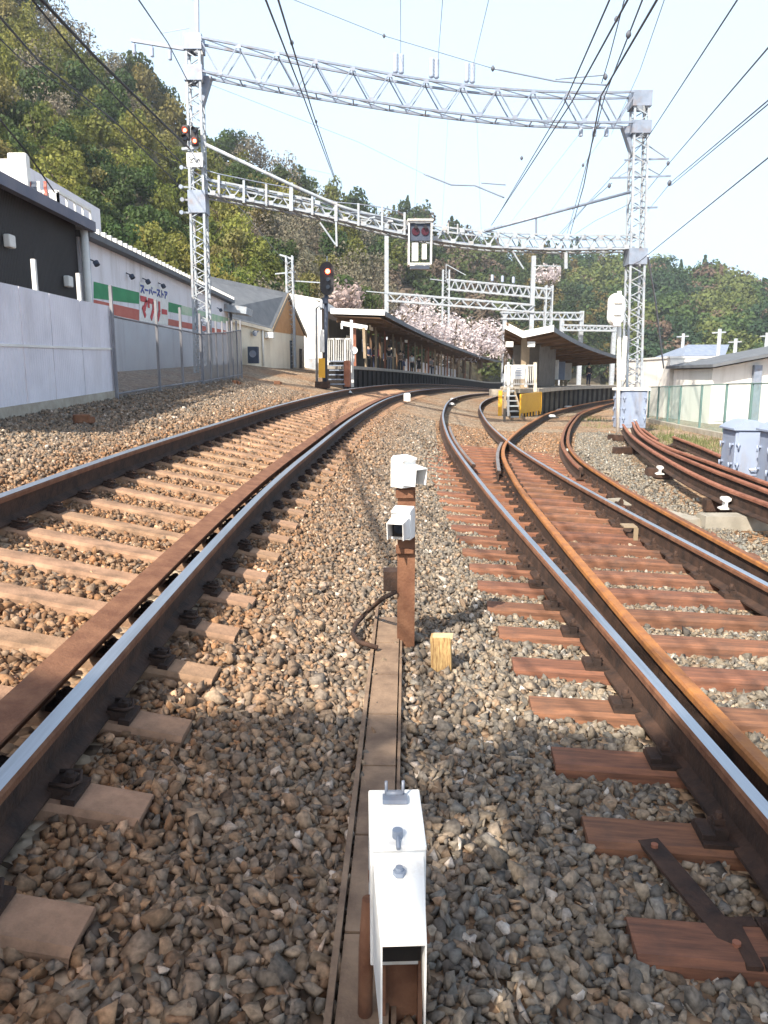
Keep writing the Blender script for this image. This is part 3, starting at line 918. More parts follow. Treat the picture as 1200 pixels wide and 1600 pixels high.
# ------------------------------------------------------------------ signal bridge below the gantry
def signal_bridge():
    D = .25
    t = thing('signal_bridge', (0, YL, 0), 'walkway bridge with handrail posts slung across the tracks below the big gantry', 'signal bridge')
    tp = lambda *q: [on(a, b, D) for a, b in q]
    tops = tp((322, 284), (390, 297), (455, 309), (525, 325), (600, 344), (680, 357), (760, 366), (870, 371), (986, 371))
    bots = tp((322, 306), (390, 318), (455, 329), (525, 345), (600, 363), (680, 379), (760, 389), (870, 393), (986, 391))
    truss(t, 'bridge_truss', tops, bots, .8, (M_GALV_LT, M_GALV_LT), 24, .055, .034)
    # deck
    mb = MB()
    for a, b in zip(bots, bots[1:]):
        mb.bar(a + Vector((0, 0, .06)), b + Vector((0, 0, .06)), .6, .03)
    mb.build('walkway_deck', M_GALV, t)
    for (px, y0, y1, w) in ((342, 308, 274, .07), (381, 317, 282, .07), (416, 322, 288, .07), (455, 330, 286, .12), (488, 336, 305, .07), (525, 346, 316, .10),
                            (560, 353, 318, .07), (597, 360, 322, .07), (632, 367, 332, .07), (700, 366, 348, .05), (715, 366, 350, .05)):
        MB().bar(on(px, y0, -.2), on(px, y1, -.2), w, w, Vector((0, 1, 0))).build('handrail_post', M_GALV_LT, t)
    mb = MB()
    hr = [on(a, b, -.2) for a, b in ((322, 266), (342, 272), (381, 280), (416, 287), (455, 294), (488, 303), (525, 316), (560, 319), (597, 324), (632, 334))]
    mb.tube(hr, .018, 5); mb.tube([p - Vector((0, 0, .28)) for p in hr], .014, 5)
    mb.build('handrail', M_GALV, t)
    # stay pipes from the towers
    mb = MB(); mb.tube([on(322, 226, -.3), on(455, 289, -.25), on(530, 322, -.2), on(612, 348, -.1)], .055, 8); mb.build('stay_pipe', M_GALV_LT, t)
    mb = MB(); mb.tube([on(757, 361, -.2), on(985, 300, -.2)], .05, 8); mb.bar(on(838, 339, -.2), on(838, 368, -.1), .06); mb.build('stay_pipe', M_GALV, t)
    # brackets hanging below
    mb = MB(); mb.bar(on(525, 346, -.2), on(526, 385, -.2), .06); mb.bar(on(500, 348, -.2), on(524, 382, -.2), .05); mb.build('drop_bracket', M_GALV_LT, t)
    mb = MB(); mb.bar(on(800, 392, -.2), on(818, 420, -.2), .05); mb.build('drop_bracket', M_GALV_LT, t)
    mb = MB(); mb.bar(on(884, 395, -.2), on(884, 420, -.2), .10); mb.build('drop_bracket', M_GALV_LT, t)
signal_bridge()

def signal_cage():
    Y = yb(655) - .55
    c = at(656, 380, Y)
    t = thing('railway_signal', c, 'white-framed cage with two unlit dark red lamps hung on the signal bridge', 'signal')
    x0, x1 = at(639, 380, Y).x, at(674, 380, Y).x
    z1 = at(656, 347, Y).z; zm = at(656, 377, Y).z; z0 = at(656, 412, Y).z
    mb = MB()
    for x in (x0, x1):
        for dy in (0, .5): mb.bar((x, Y + dy, z0), (x, Y + dy, z1), .045)
    for z in (z0, z1):
        for dy in (0, .5): mb.bar((x0, Y + dy, z), (x1, Y + dy, z), .05)
        for x in (x0, x1): mb.bar((x, Y, z), (x, Y + .5, z), .06)
    mb.build('cage_frame', M_WHITE, t)
    MB().box(((x0 + x1) / 2, Y + .1, z1 + .06), (x1 - x0 + .1, .4, .05)).build('hood', M_WHITE, t)
    MB().box(((x0 + x1) / 2, Y + .12, (z1 + zm) / 2), (x1 - x0 - .07, .12, z1 - zm - .06)).build('backboard', M_DARKBLUE, t)
    for f in (.3, .72):
        x = x0 + (x1 - x0) * f
        MB().disc((x, Y + .055, (z1 + zm) / 2 + .02), (0, -1, 0), .13, .03, 16).build('lens', M_LAMP_OFF, t)
        MB().tube([(x, Y + .05, (z1 + zm) / 2 + .16), (x, Y - .08, (z1 + zm) / 2 + .14)], .06, 8).build('lens_visor', M_BLACK, t)
    for f, w, hh in ((.28, .22, .85), (.70, .16, .7)):
        x = x0 + (x1 - x0) * f
        MB().box((x, Y + .2, (z0 + zm) / 2 + .05), (w, .16, (zm - z0) * hh)).build('relay_case', M_WHITE2, t, bevel=.02)
    MB().box(((x0 + x1) / 2, Y + .25, z0 - .10), (x1 - x0 - .1, .3, .10)).build('step_plate', M_GALV, t)
signal_cage()

def red_signal(px, py, label, Y, lit=((0, 1), (1, 0)), w=.5, h=.5):
    c = at(px, py, Y)
    t = thing('railway_signal', c, label, 'signal')
    # two lamp units set diagonally, as on the tower
    MB().box(c + Vector((-.12, 0, .06)), (.24, .10, .46)).build('backboard', M_BLACK, t, bevel=.06)
    MB().box(c + Vector((.14, .02, -.04)), (.24, .10, .56)).build('backboard', M_BLACK, t, bevel=.06)
    for (dx, dz, on_) in ((-.14, .12, 1), (.15, .12, 0), (-.14, -.1, 0), (.15, -.19, 1)):
        mb = MB(); mb.disc(c + Vector((dx, -.06, dz)), (0, -1, 0), .062, .02, 14)
        mb.build('lens', M_LAMP_RED if on_ else M_GLASS, t)
        if on_:
            MB().disc(c + Vector((dx, -.082, dz)), (0, -1, 0), .03, .006, 12).build('lamp_glow', M_LAMP_CORE, t)
        mb = MB(); mb.loft([[c + Vector((dx + .075 * math.cos(a), yy, dz + .075 * math.sin(a))) for a in [math.pi * k / 8 for k in range(9)]] for yy in (-.05, -.2)], closed=False)
        mb.build('lens_visor', M_BLACK, t)
    mb = MB(); mb.bar(c + Vector((0, .05, -.3)), c + Vector((0, .3, -.3)), .06); mb.bar(c + Vector((-.3, .1, -.38)), c + Vector((.2, .1, -.33)), .07); mb.build('mounting_arm', M_GALV_LT, t)
red_signal(297, 211, 'black double signal with two lit red lamps on the lattice tower', YL - .45)
# white number plate on the tower
c = at(304, 250, YL - .42)
t = thing('number_plate', c, 'white number plate below the lit red signal on the lattice tower', 'sign')
MB().box(c, (.50, .03, .42)).build('plate', M_WHITE, t, bevel=.01)
mb = MB()
for k, (x0, z0, x1, z1) in enumerate(((-.17, .10, -.10, -.02), (-.10, -.02, -.02, .06), (-.02, .06, .05, -.08), (.05, -.08, .14, .04), (.14, .04, .17, -.06), (-.16, -.06, -.05, -.07))):
    mb.bar(c + Vector((x0, -.02, z0)), c + Vector((x1, -.02, z1)), .035, .01, Vector((0, 1, 0)))
mb.build('plate_marking', M_ROOF_GREY, t)
# brackets with reels on the tower side
for i, (px, py) in enumerate(((284, 262), (283, 292), (285, 312), (284, 332))):
    c = at(px, py, YL - .1)
    t = thing('cable_bracket', c, 'grey cable bracket on the lattice tower, %s from the top' % ('first', 'second', 'third', 'fourth')[i], 'bracket', 'brackets on the lattice tower')
    MB().bar(c, at(px + 22, py + 1, YL), .05, .05).build('bracket_arm', M_GALV_LT, t)
    MB().disc(c + Vector((0, -.05, 0)), (0, 1, 0), .065, .08, 14).build('bracket_drum', M_GALV, t)

# mast signal by the platform end
def mast_signal():
    g = gp(508, 606); Y = g.y
    t = thing('mast_signal', g, 'dark mast signal with one lit red lamp standing at the station platform end', 'signal')
    P = lambda px, py, dy=0: at(px, py, Y + dy)
    w = P(516, 600).x - P(501, 600).x
    MB().tube([g - Vector((0, 0, .1)), P(510, 438)], [.085, .075], 12).build('mast', M_DARKBLUE, t)
    mb = MB(); c = P(511, 436); hw = .27
    zt, zb = P(511, 410).z, P(511, 462).z
    prof = []
    for k in range(13):
        a = math.pi * k / 12; prof.append((hw * math.cos(a), zt - hw + hw * math.sin(a)))
    for k in range(13):
        a = math.pi + math.pi * k / 12; prof.append((hw * math.cos(a), zb + hw + hw * math.sin(a)))
    mb.prism([Vector((c.x + a, Y - .16, z)) for a, z in prof], (0, .04, 0)); mb.build('backboard', M_BLACK, t)
    lens = P(512, 424, -.2)
    MB().disc(lens, (0, -1, 0), .10, .03, 16).build('lens', M_LAMP_RED, t)
    MB().disc(lens + Vector((0, -.032, 0)), (0, -1, 0), .05, .006, 12).build('lamp_glow', M_LAMP_CORE, t)
    for k in (1, 2):
        MB().disc(lens - Vector((0, 0, .3 * k)), (0, -1, 0), .085, .03, 16).build('lens', M_GLASS, t)
    MB().bar(P(511, 408), P(511, 400), .04).build('top_cap', M_GALV, t)
    mb = MB(); mb.box(P(503, 575, -.12), (.26, .2, .78)); mb.build('yellow_guard', M_YELLOW, t)
    mb = MB(); mb.box(g + Vector((-.1, 0, .12)), (.6, .4, .28)); mb.build('base_box', M_RUST_DK, t)
    mb = MB(); mb.box(P(503, 533, -.1), (.20, .12, .9)); mb.build('white_case', M_WHITE, t, bevel=.02)
    mb = MB(); mb.tube([P(495, 597, .2), P(494, 482, .2), P(499, 478, .2), P(502, 484, .2)], .05, 8); mb.build('white_conduit', M_GALV_LT, t)
    mb = MB(); mb.box(P(508, 470, -.1), (.18, .16, .22)); mb.bar(P(503, 466), P(520, 466), .05); mb.build('junction_box', M_DARKBLUE, t)
mast_signal()

# signal seen from behind beside the right tower
def back_signal():
    Y = YR - 1.0
    P = lambda px, py, dy=0: at(px, py, Y + dy)
    g = P(968, 640); g.z = T(g.x, g.y)
    t = thing('signal_post', g, 'white post with a white oval signal back beside the right lattice tower', 'signal')
    MB().tube([g - Vector((0, 0, .1)), P(968, 455)], .075, 10).build('post', M_WHITE, t)
    x0, x1 = P(947, 480).x, P(973, 480).x; hw = (x1 - x0) / 2; cx = (x0 + x1) / 2
    zt, zb = P(960, 459).z, P(960, 510).z
    def oval(s, y):
        pr = []
        for k in range(11):
            a = math.pi * k / 10; pr.append(Vector((cx + s * hw * math.cos(a), y, zt - hw + s * hw * math.sin(a))))
        for k in range(11):
            a = math.pi + math.pi * k / 10; pr.append(Vector((cx + s * hw * math.cos(a), y, zb + hw + s * hw * math.sin(a))))
        return pr
    MB().loft([oval(1.0, Y - .15), oval(1.0, Y - .22), oval(.82, Y - .34)]).build('signal_back', M_WHITE, t)
    for k in range(3):
        MB().box((cx, Y - .37, zt - hw * .9 - k * .38), (.26, .08, .2)).build('lamp_cover', M_WHITE2, t, bevel=.02)
    mb = MB(); mb.box((g.x + .02, Y - .1, P(968, 560).z), (.14, .12, 1.5)); mb.build('white_case', M_WHITE, t, bevel=.02)
back_signal()

# ------------------------------------------------------------------ relay cabinets
def cabinet(c, w, d, h, yaw, label, arched=False, lat=True, name='relay_cabinet'):
    c = Vector(c)
    rot = Matrix.Rotation(yaw, 3, 'Z')
    t = thing(name, c, label, 'cabinet')
    def W(p): return c + rot @ Vector(p)
    MB().box(W((0, 0, .06)), (w * .94, d * .94, .2), rot).build('plinth', M_CONC, t)
    MB().box(W((0, 0, .12 + h / 2)), (w, d, h), rot).build('case', M_GREYBLUE, t, bevel=.012)
    mb = MB()
    if arched:
        secs = []
        for yy in (-d / 2 - .05, d / 2 + .05):
            secs.append([W((-w / 2 - .05, yy, .10 + h))] + [W(((-w / 2 - .05) + (w + .1) * k / 10, yy, .13 + h + .14 * math.sin(math.pi * k / 10))) for k in range(11)] + [W((w / 2 + .05, yy, .10 + h))])
        mb.loft(secs)
    else:
        mb.box(W((0, 0, .14 + h)), (w + .14, d + .14, .10), rot)
    mb.build('lid', M_GREYBLUE if arched else M_WHITE, t)
    # door seam, hinges and latches on the front (-y) and left (-x)
    MB().box(W((0, -d / 2 - .008, .14 + h / 2)), (w * .84, .016, h * .86), rot).build('door', M_GREYBLUE, t, bevel=.004)
    k_ = 1.0 if h > 1.2 else .6
    for s in (-1, 1):
        for zz in ((.25, .5, .78) if h > 1.2 else (.3, .68)):
            mb = MB()
            mb.box(W((s * w * .42, -d / 2 - .03, .14 + h * zz)), (.10 * k_, .04, .05 * k_), rot)
            mb.tube([W((s * w * .42, -d / 2 - .05, .14 + h * (zz - .10))), W((s * w * .42, -d / 2 - .06, .14 + h * (zz + .02)))], .016, 6)
            mb.build('latch', M_GREYBLUE, t)
            mb = MB()
            mb.box(W((-w / 2 - .02, s * d * .36, .14 + h * zz)), (.04, .09 * k_, .05 * k_), rot)
            mb.tube([W((-w / 2 - .05, s * d * .36, .14 + h * (zz - .10))), W((-w / 2 - .055, s * d * .36, .14 + h * (zz + .02)))], .014, 6)
            mb.build('latch', M_GREYBLUE, t)
    mb = MB(); mb.tube([W((0, -d / 2 - .02, .14 + h * .2)), W((0, -d / 2 - .08, .14 + h * .2)), W((.09, -d / 2 - .08, .14 + h * .2)), W((.09, -d / 2 - .02, .14 + h * .2))], .014, 6); mb.build('handle', M_WHITE, t)
    return t
g = gp(990, 664); Yc = g.y
wc = at(1008, 640, Yc).x - at(971, 640, Yc).x
hc = at(985, 602, Yc).z - at(985, 664, Yc).z
cabinet(Vector((at(989.5, 640, 26.4).x, 26.75, T(g.x, 26.4) - .02)), wc * .96, .75, hc - .22, R(3), 'tall pale blue-grey cabinet with a white lid at the foot of the right lattice tower')
g = gp(1165, 762); Yc = g.y
cabinet(Vector((at(1176, 720, Yc).x, Yc + .36, g.z)), .52, .66, at(1165, 682, Yc).z - g.z, R(-6), 'low pale blue-grey cabinet with a curved lid beside the stacked spare rails', arched=True)
g2 = gp(1222, 778); Yc = g2.y
cabinet(Vector((at(1232, 720, Yc).x, Yc + .2, g2.z)), .5, .6, at(1165, 686, Yc).z - g2.z, R(-6), 'grey-blue cabinet cut off by the right edge of the picture', arched=True)

# ------------------------------------------------------------------ stacked spare rails on the right
SPARE = []
def spare(pxs, label, lift, m=(M_RUST_DK, M_RUST_RED, M_RUST_RED), y_end=None):
    pts = [gp(a, b, .18) for a, b in pxs]
    ys = [(p.y, p.x) for p in pts][::-1]
    fx = lambda y: cr(ys, y)
    o = rail_mesh(fx, ys[0][0] - (2.5 if y_end is None else 0), ys[-1][0], list(m), 'spare_rail', lift=lift)
    tag(o, label, 'rail', 'spare rails stacked on baulks')
    SPARE.append((fx, ys))
    return fx
spare(((973, 672), (985, 690), (1010, 712), (1060, 745), (1120, 778), (1200, 812)), 'spare rusty rail lying nearest the ballast, tipped with the white end cap', .15)
spare(((988, 668), (998, 688), (1030, 712), (1090, 742), (1200, 789)), 'spare rusty rail lying second from the ballast in the stack', .15)
spare(((993, 667), (1004, 687), (1038, 710), (1100, 735), (1200, 776)), 'spare rusty rail lying third from the ballast in the stack', .15)
spare(((1003, 672), (1028, 690)), 'short offcut of rusty rail lying before the tower cabinet', .02, y_end=1)
spare(((1052, 690), (1090, 706), (1128, 724)), 'short length of rusty rail lying on blocks beside the grass', .10, y_end=1)
def baulk(px0, py0, px1, py1, label, m=None):
    a, b = gp(px0, py0), gp(px1, py1)
    mb = MB(); d = (b - a)
    mb.bar(a + Vector((0, 0, .06)), b + Vector((0, 0, .06)), .20, .17)
    o = mb.build('timber_baulk', m or M_RUST_DK, loc=a, bevel=.01); tag(o, label, 'timber')
    SLEEPERS.append(((a.x + b.x) / 2, (a.y + b.y) / 2, d.normalized().x, d.normalized().y, d.length / 2, .12))
baulk(952, 686, 1000, 690, 'dark timber baulk under the far end of the spare rails')
baulk(960, 708, 1075, 703, 'grey timber baulk lying crosswise under the spare rails near the grass')
baulk(1100, 795, 1185, 797, 'dark timber baulk carrying the white rail end marker')
baulk(1105, 722, 1150, 728, 'short dark block under the offcut of rail beside the cabinet')
baulk(1010, 742, 1050, 746, 'old timber baulk under the spare rails below the first white cap')
def end_cap(px, py, s, label):
    g = gp(px, py, .12); Y = g.y
    t = thing('rail_end_cap', g, label, 'end cap', 'white caps by the spare rails')
    mb = MB()
    sc = s
    prof = [(-.5, -.5), (-.5, -.38), (-.12, -.28), (-.10, .10), (-.36, .22), (-.36, .46), (.36, .46), (.36, .22), (.10, .10), (.12, -.28), (.5, -.38), (.5, -.5)]
    mb.prism([g + Vector((a * sc, 0, (b + .5) * sc)) for a, b in prof], (.02, .14, 0)); mb.build('cap_body', M_WHITE, t, bevel=.008)
    MB().box(g + Vector((0, .06, sc * .98)), (sc * .5, .08, .02)).build('cap_top', M_WHITE2, t)
end_cap(1032, 742, .15, 'white rail-shaped end cap farther along the spare rails')
end_cap(1135, 797, .165, 'white rail-shaped end cap standing nearest on the dark timber baulk')
# concrete kerb at the right edge
k0 = gp(1100, 822); k1 = gp(1215, 822)
mb = MB(); mb.bar(k0 + Vector((0, .1, .0)), k1 + Vector((.4, .1, .0)), .28, .26); mb.bar(k0 + Vector((-.05, .1, .0)), k0 + Vector((-.6, 1.8, 0)), .22, .14)
o = mb.build('concrete_kerb', M_CURB, loc=k0); tag(o, 'pale concrete kerb below the spare rails at the right edge', 'kerb')

# ------------------------------------------------------------------ fences
def mesh_fence(name, base_px, top_px, label, cat, post_m, mesh_m, step, post_w, post_extra, rails=True):
    """posts and wire mesh along ground pixels (left to right), top height from matching pixels"""
    base = [gp(*p) for p in base_px]
    tops = [at(q[0], q[1], b.y) for q, b in zip(top_px, base)]
    t = thing(name, base[0], label, cat)
    pans = MB(); rl = MB()
    for i in range(len(base) - 1):
        a, b, c, d = base[i], base[i + 1], tops[i + 1], tops[i]
        d = Vector((a.x, a.y, d.z)); c = Vector((b.x, b.y, c.z))
        k = len(pans.v); pans.v += [a, b, c, d]; pans.quad((k, k + 1, k + 2, k + 3))
        rl.tube([d, c], .022, 6); rl.tube([a + Vector((0, 0, .08)), b + Vector((0, 0, .08))], .02, 6)
        n = max(1, int(round((b - a).length / step)))
        for j in range(n + (1 if i == len(base) - 2 else 0)):
            p = lerp(a, b, j / n); q = lerp(d, c, j / n)
            MB().bar(p - Vector((0, 0, .1)), q + Vector((0, 0, post_extra)), post_w, post_w, Vector((0, 1, 0))).build('fence_post', post_m, t)
    pans.build('wire_mesh', mesh_m, t)
    if rails: rl.build('fence_rail', post_m, t)
    return t
mesh_fence('mesh_fence', [(1215, 702), (1130, 681), (1060, 667), (1012, 656)], [(1215, 598), (1130, 600), (1060, 603), (1012, 605)],
           'green wire mesh fence with a kerb before the white building', 'fence', M_GRNPOST, M_GRNMESH, 1.9, .06, .02)
kb = [gp(1215, 700), gp(1130, 682), gp(1060, 668), gp(1012, 657)]
mb = MB()
for a, b in zip(kb, kb[1:]): mb.bar(a, b, .2, .22)
o = mb.build('fence_kerb', M_CURB, loc=kb[0]); tag(o, 'low concrete kerb under the green mesh fence', 'kerb')
# left mesh fence: plain run in front of the store, then the denser run by the cream house
mesh_fence('mesh_fence', [(183, 622), (250, 610), (316, 600)], [(183, 494), (250, 508), (316, 522)],
           'grey wire mesh fence with tall posts in front of the striped store wall', 'fence', M_BROWNPOST, M_GREYMESH, 2.05, .055, .55)
mesh_fence('mesh_fence', [(318, 600), (350, 594), (378, 588)], [(318, 522), (350, 520), (378, 516)],
           'darker fence of close upright bars before the cream house', 'fence', M_BROWNPOST, mat_mesh('close_bar_mesh', (0.20, 0.19, 0.19), 0.68), 1.0, .05, .35)
# white hoarding
def hoarding():
    pxs = [(-70, 671), (0, 653), (45, 645), (90, 637), (135, 629), (180, 621)]
    tops = [(-70, 415), (0, 437), (45, 447), (90, 458), (135, 469), (174, 478)]
    base = [gp(*p) for p in pxs]
    t = thing('panel_fence', base[1], 'white sheet-metal hoarding with tall posts beside the track', 'fence')
    for i in range(len(base) - 1):
        a, b = base[i], base[i + 1]
        za, zb = at(tops[i][0], tops[i][1], a.y).z, at(tops[i + 1][0], tops[i + 1][1], b.y).z
        a2 = Vector((a.x, a.y, a.z + .06)); b2 = Vector((b.x, b.y, b.z + .06))
        g_ = (b2 - a2).normalized() * .012
        mb = MB(); mb.prism([a2 + g_, b2 - g_, Vector((b.x, b.y, zb)) - g_, Vector((a.x, a.y, za)) + g_], (-.03, .0, 0))
        mb.build('hoarding_panel', M_PANEL, t)
        mb = MB(); m0 = a2.lerp(Vector((a.x, a.y, za)), .52); m1 = b2.lerp(Vector((b.x, b.y, zb)), .52)
        mb.bar(m0 + Vector((.012, 0, 0)), m1 + Vector((.012, 0, 0)), .02, .035); mb.build('panel_rail', M_WHITE2, t)
    for (px, pt) in ((52, 405), (118, 427)):
        y = gp(px + 14, 645 - px * .17)
        q = at(px, pt, y.y); 
        MB().bar(Vector((y.x + .04, y.y, y.z - .1)), Vector((y.x + .04, y.y, q.z)), .06, .06, Vector((0, 1, 0))).build('fence_post', M_WHITE2, t)
    mb = MB()
    for a, b in zip(base, base[1:]): mb.bar(a + Vector((-.06, 0, 0)), b + Vector((-.06, 0, 0)), .18, .26)
    mb.build('plinth', M_CONC, t)
hoarding()

# ------------------------------------------------------------------ buildings on the left
WX = -7.1
def wall_at(px, py, X=WX):
    d = ray(px, py); s = X / d.x
    return Vector((0, 0, CAMZ)) + d * s
def dark_building():
    y0, y1 = 9.0, wall_at(121, 400).y
    ze0 = wall_at(10, 296).z; ze = (wall_at(140, 362).z + ze0) / 2
    zb = T(WX, 14) - .6
    t = thing('warehouse', (WX, y0, zb), 'black corrugated warehouse with a dark roof behind the white hoarding', 'building')
    MB().box((WX - 4, (y0 + y1) / 2, (zb + ze) / 2), (8, y1 - y0, ze - zb)).build('wall', M_CORR_DARK, t)
    mb = MB()
    mb.prism([(WX + .25, y0 - .3, ze - .05), (WX + .25, y0 - .3, ze + .06), (WX - 4.2, y0 - .3, ze + .95), (WX - 8.3, y0 - .3, ze + .06), (WX - 8.3, y0 - .3, ze - .05), (WX - 4.2, y0 - .3, ze + .84)], (0, y1 - y0 + .55, 0))
    r_ = mb.build('roof', M_ROOF_DARK, t)
    MB().bar((WX + .30, y0 - .3, ze - .02), (WX + .30, y1 + .25, ze - .02), .16, .22).build('gutter', M_ROOF_DARK, r_)
    MB().tube([(WX + .16, y1 + .08, ze - .12), (WX + .16, y1 + .08, zb)], .09, 10).build('downpipe', M_WHITE2, t)
    for (px, py) in ((15, 377), (107, 440)):
        p = wall_at(px, py, WX + .08)
        MB().box(p, (.14, .24, .24)).build('wall_lamp', M_WHITE2, t, bevel=.03)
dark_building()

def store():
    y0, y1 = wall_at(121, 450).y + .3, wall_at(357, 500).y
    zb = T(WX, 25) - 1.0
    zr0, zr1 = wall_at(146, 378).z, wall_at(352, 470).z
    t = thing('store_building', (WX, y0, zb), 'off-white store with green and red stripes and a red lettered sign on its side', 'building')
    def zt(y): return zr0 + (zr1 - zr0) * (y - y0) / (y1 - y0)
    mb = MB(); mb.loft([[(WX, y, zb), (WX, y, zt(y)), (WX - 9, y, zt(y)), (WX - 9, y, zb)] for y in (y0, y1)])
    mb.build('wall', M_STORE, t)
    mb = MB()
    mb.loft([[(WX + .28, y, zt(y) - .04), (WX + .28, y, zt(y) + .10), (WX - 9.2, y, zt(y) + .30), (WX - 9.2, y, zt(y) + .12)] for y in (y0 - .05, y1 + .2)])
    rf = mb.build('roof', M_ROOF_GREY, t)
    mb = MB()
    n = 44
    for i in range(n):
        y = y0 + .15 + (y1 - y0 - .2) * i / (n - 1)
        mb.bar((WX + .30, y, zt(y) + .15), (WX - 2.0, y, zt(y) + .20), .11, .12)
    mb.build('roof_ribs', M_WHITE2, rf)
    def strip(px0, pya0, pyb0, px1, pya1, pyb1, m, name, off):
        a0, b0 = wall_at(px0, pya0), wall_at(px0, pyb0); a1, b1 = wall_at(px1, pya1), wall_at(px1, pyb1)
        mb = MB(); mb.prism([a0 + Vector((off, 0, 0)), a1 + Vector((off, 0, 0)), b1 + Vector((off, 0, 0)), b0 + Vector((off, 0, 0))], (.004, 0, 0))
        return mb.build(name, m, t)
    strip(146, 440, 466, 217, 457, 475, M_GREEN, 'green_stripe', .003)
    strip(263, 472, 487, 283, 477, 491, M_GREEN, 'green_stripe', .003)
    strip(283, 477, 491, 356, 497, 506, mat('faded_green_paint', (0.25, 0.48, 0.30), (0.52, 0.60, 0.46), scale=1.6, rough=0.8), 'green_stripe', .003)
    strip(146, 468, 484, 217, 484, 502, M_RED, 'red_stripe', .003)
    strip(262, 498, 508, 356, 517, 524, M_RED, 'red_stripe', .003)
    # grey-white lower panels and dark base
    strip(176, 496, 583, 315, 525, 570, M_STORE_LOW, 'lower_panels', .020)
    strip(150, 586, 640, 315, 571, 610, mat('dark_wall_base', (0.06, 0.05, 0.05), (0.09, 0.075, 0.07), scale=2), 'wall_base', .022)
    sb = strip(217, 440, 503, 262, 453, 508, M_WHITE, 'sign_board', .012)
    # the lettering
    o0 = wall_at(219, 498); o1 = wall_at(261, 504); top = wall_at(219, 463)
    xd = Vector((0, 1, (o1.z - o0.z) / (o1.y - o0.y))).normalized(); W_ = (o1 - o0).length; H_ = top.z - o0.z
    mb = MB()
    def stroke(ch, pts, th=.085):
        for a, b in zip(pts, pts[1:]):
            f = lambda p: o0 + Vector((.030, 0, 0)) + xd * (W_ * (ch + p[0]) / 4.0) + Vector((0, 0, H_ * p[1]))
            mb.bar(f(a), f(b), W_ * th / 1.5, .012, Vector((1, 0, 0)))
    stroke(0, ((.08, .9), (.88, .9), (.55, .45))); stroke(0, ((.30, .55), (.62, .12)))                         # ma
    stroke(1, ((.14, .55), (.14, .88), (.86, .88), (.80, .5), (.40, .06)))                                      # wa
    stroke(2, ((.24, .92), (.24, .40))); stroke(2, ((.74, .95), (.74, .45), (.40, .06)))                        # ri
    stroke(3, ((.10, .50), (.92, .50)))                                                                         # long bar
    mb.build('sign_lettering', M_RED_TXT, sb)
    # small blue line of writing above
    o0b = wall_at(218, 458); o1b = wall_at(261, 468); W2 = (o1b - o0b).length; H2 = wall_at(218, 444).z - o0b.z
    xd2 = (o1b - o0b).normalized()
    mb = MB()
    def st2(ch, *pl):
        for pts in pl:
            for a, b in zip(pts, pts[1:]):
                f = lambda p: o0b + Vector((.030, 0, 0)) + xd2 * (W2 * (ch + p[0]) / 7.0) + Vector((0, 0, H2 * p[1]))
                mb.bar(f(a), f(b), W2 * .018, .010, Vector((1, 0, 0)))
    su = (((.1, .85), (.85, .85), (.1, .1)), ((.5, .45), (.9, .1))); bar_ = (((.1, .5), (.9, .5)),)
    pa = (((.35, .7), (.1, .15)), ((.6, .7), (.9, .15)), ((.75, .95), (.9, .85)))
    to = (((.35, .95), (.35, .05)), ((.35, .6), (.8, .4))); aa = (((.1, .85), (.9, .85), (.6, .5)), ((.45, .65), (.2, .05)))
    for k, chs in enumerate((su, bar_, pa, bar_, su, to, aa)): st2(k, *chs)
    mb.build('sign_lettering', M_BLUE_TXT, sb)
    for (px, py) in ((149, 409), (205, 430), (230, 438), (254, 445), (344, 483)):
        p = wall_at(px, py, WX + .14)
        mb = MB(); mb.disc(p, (.5, -.2, -.85), .07, .10, 10); mb.bar(p, p + Vector((-.14, 0, .06)), .03); mb.build('wall_lamp', M_DARKBLUE, t)
    mb = MB(); mb.tube([(WX + .12, y0 + .1, zt(y0)), (WX + .12, y0 + .1, zb)], .07, 8); mb.build('downpipe', M_GALV, t)
    mb = MB(); mb.tube([(WX + .12, y1 - .05, zt(y1)), (WX + .12, y1 - .05, zb)], .07, 8); mb.build('downpipe', M_GALV, t)
    # eave spout / small awning box at the far end
    q = wall_at(366, 482, WX + .5)
    mb = MB(); mb.box(q + Vector((0, 1, 0)), (1.0, 1.6, .30), Matrix.Rotation(R(8), 3, 'Y')); mb.build('eave_box', M_GALV_LT, t)
store()

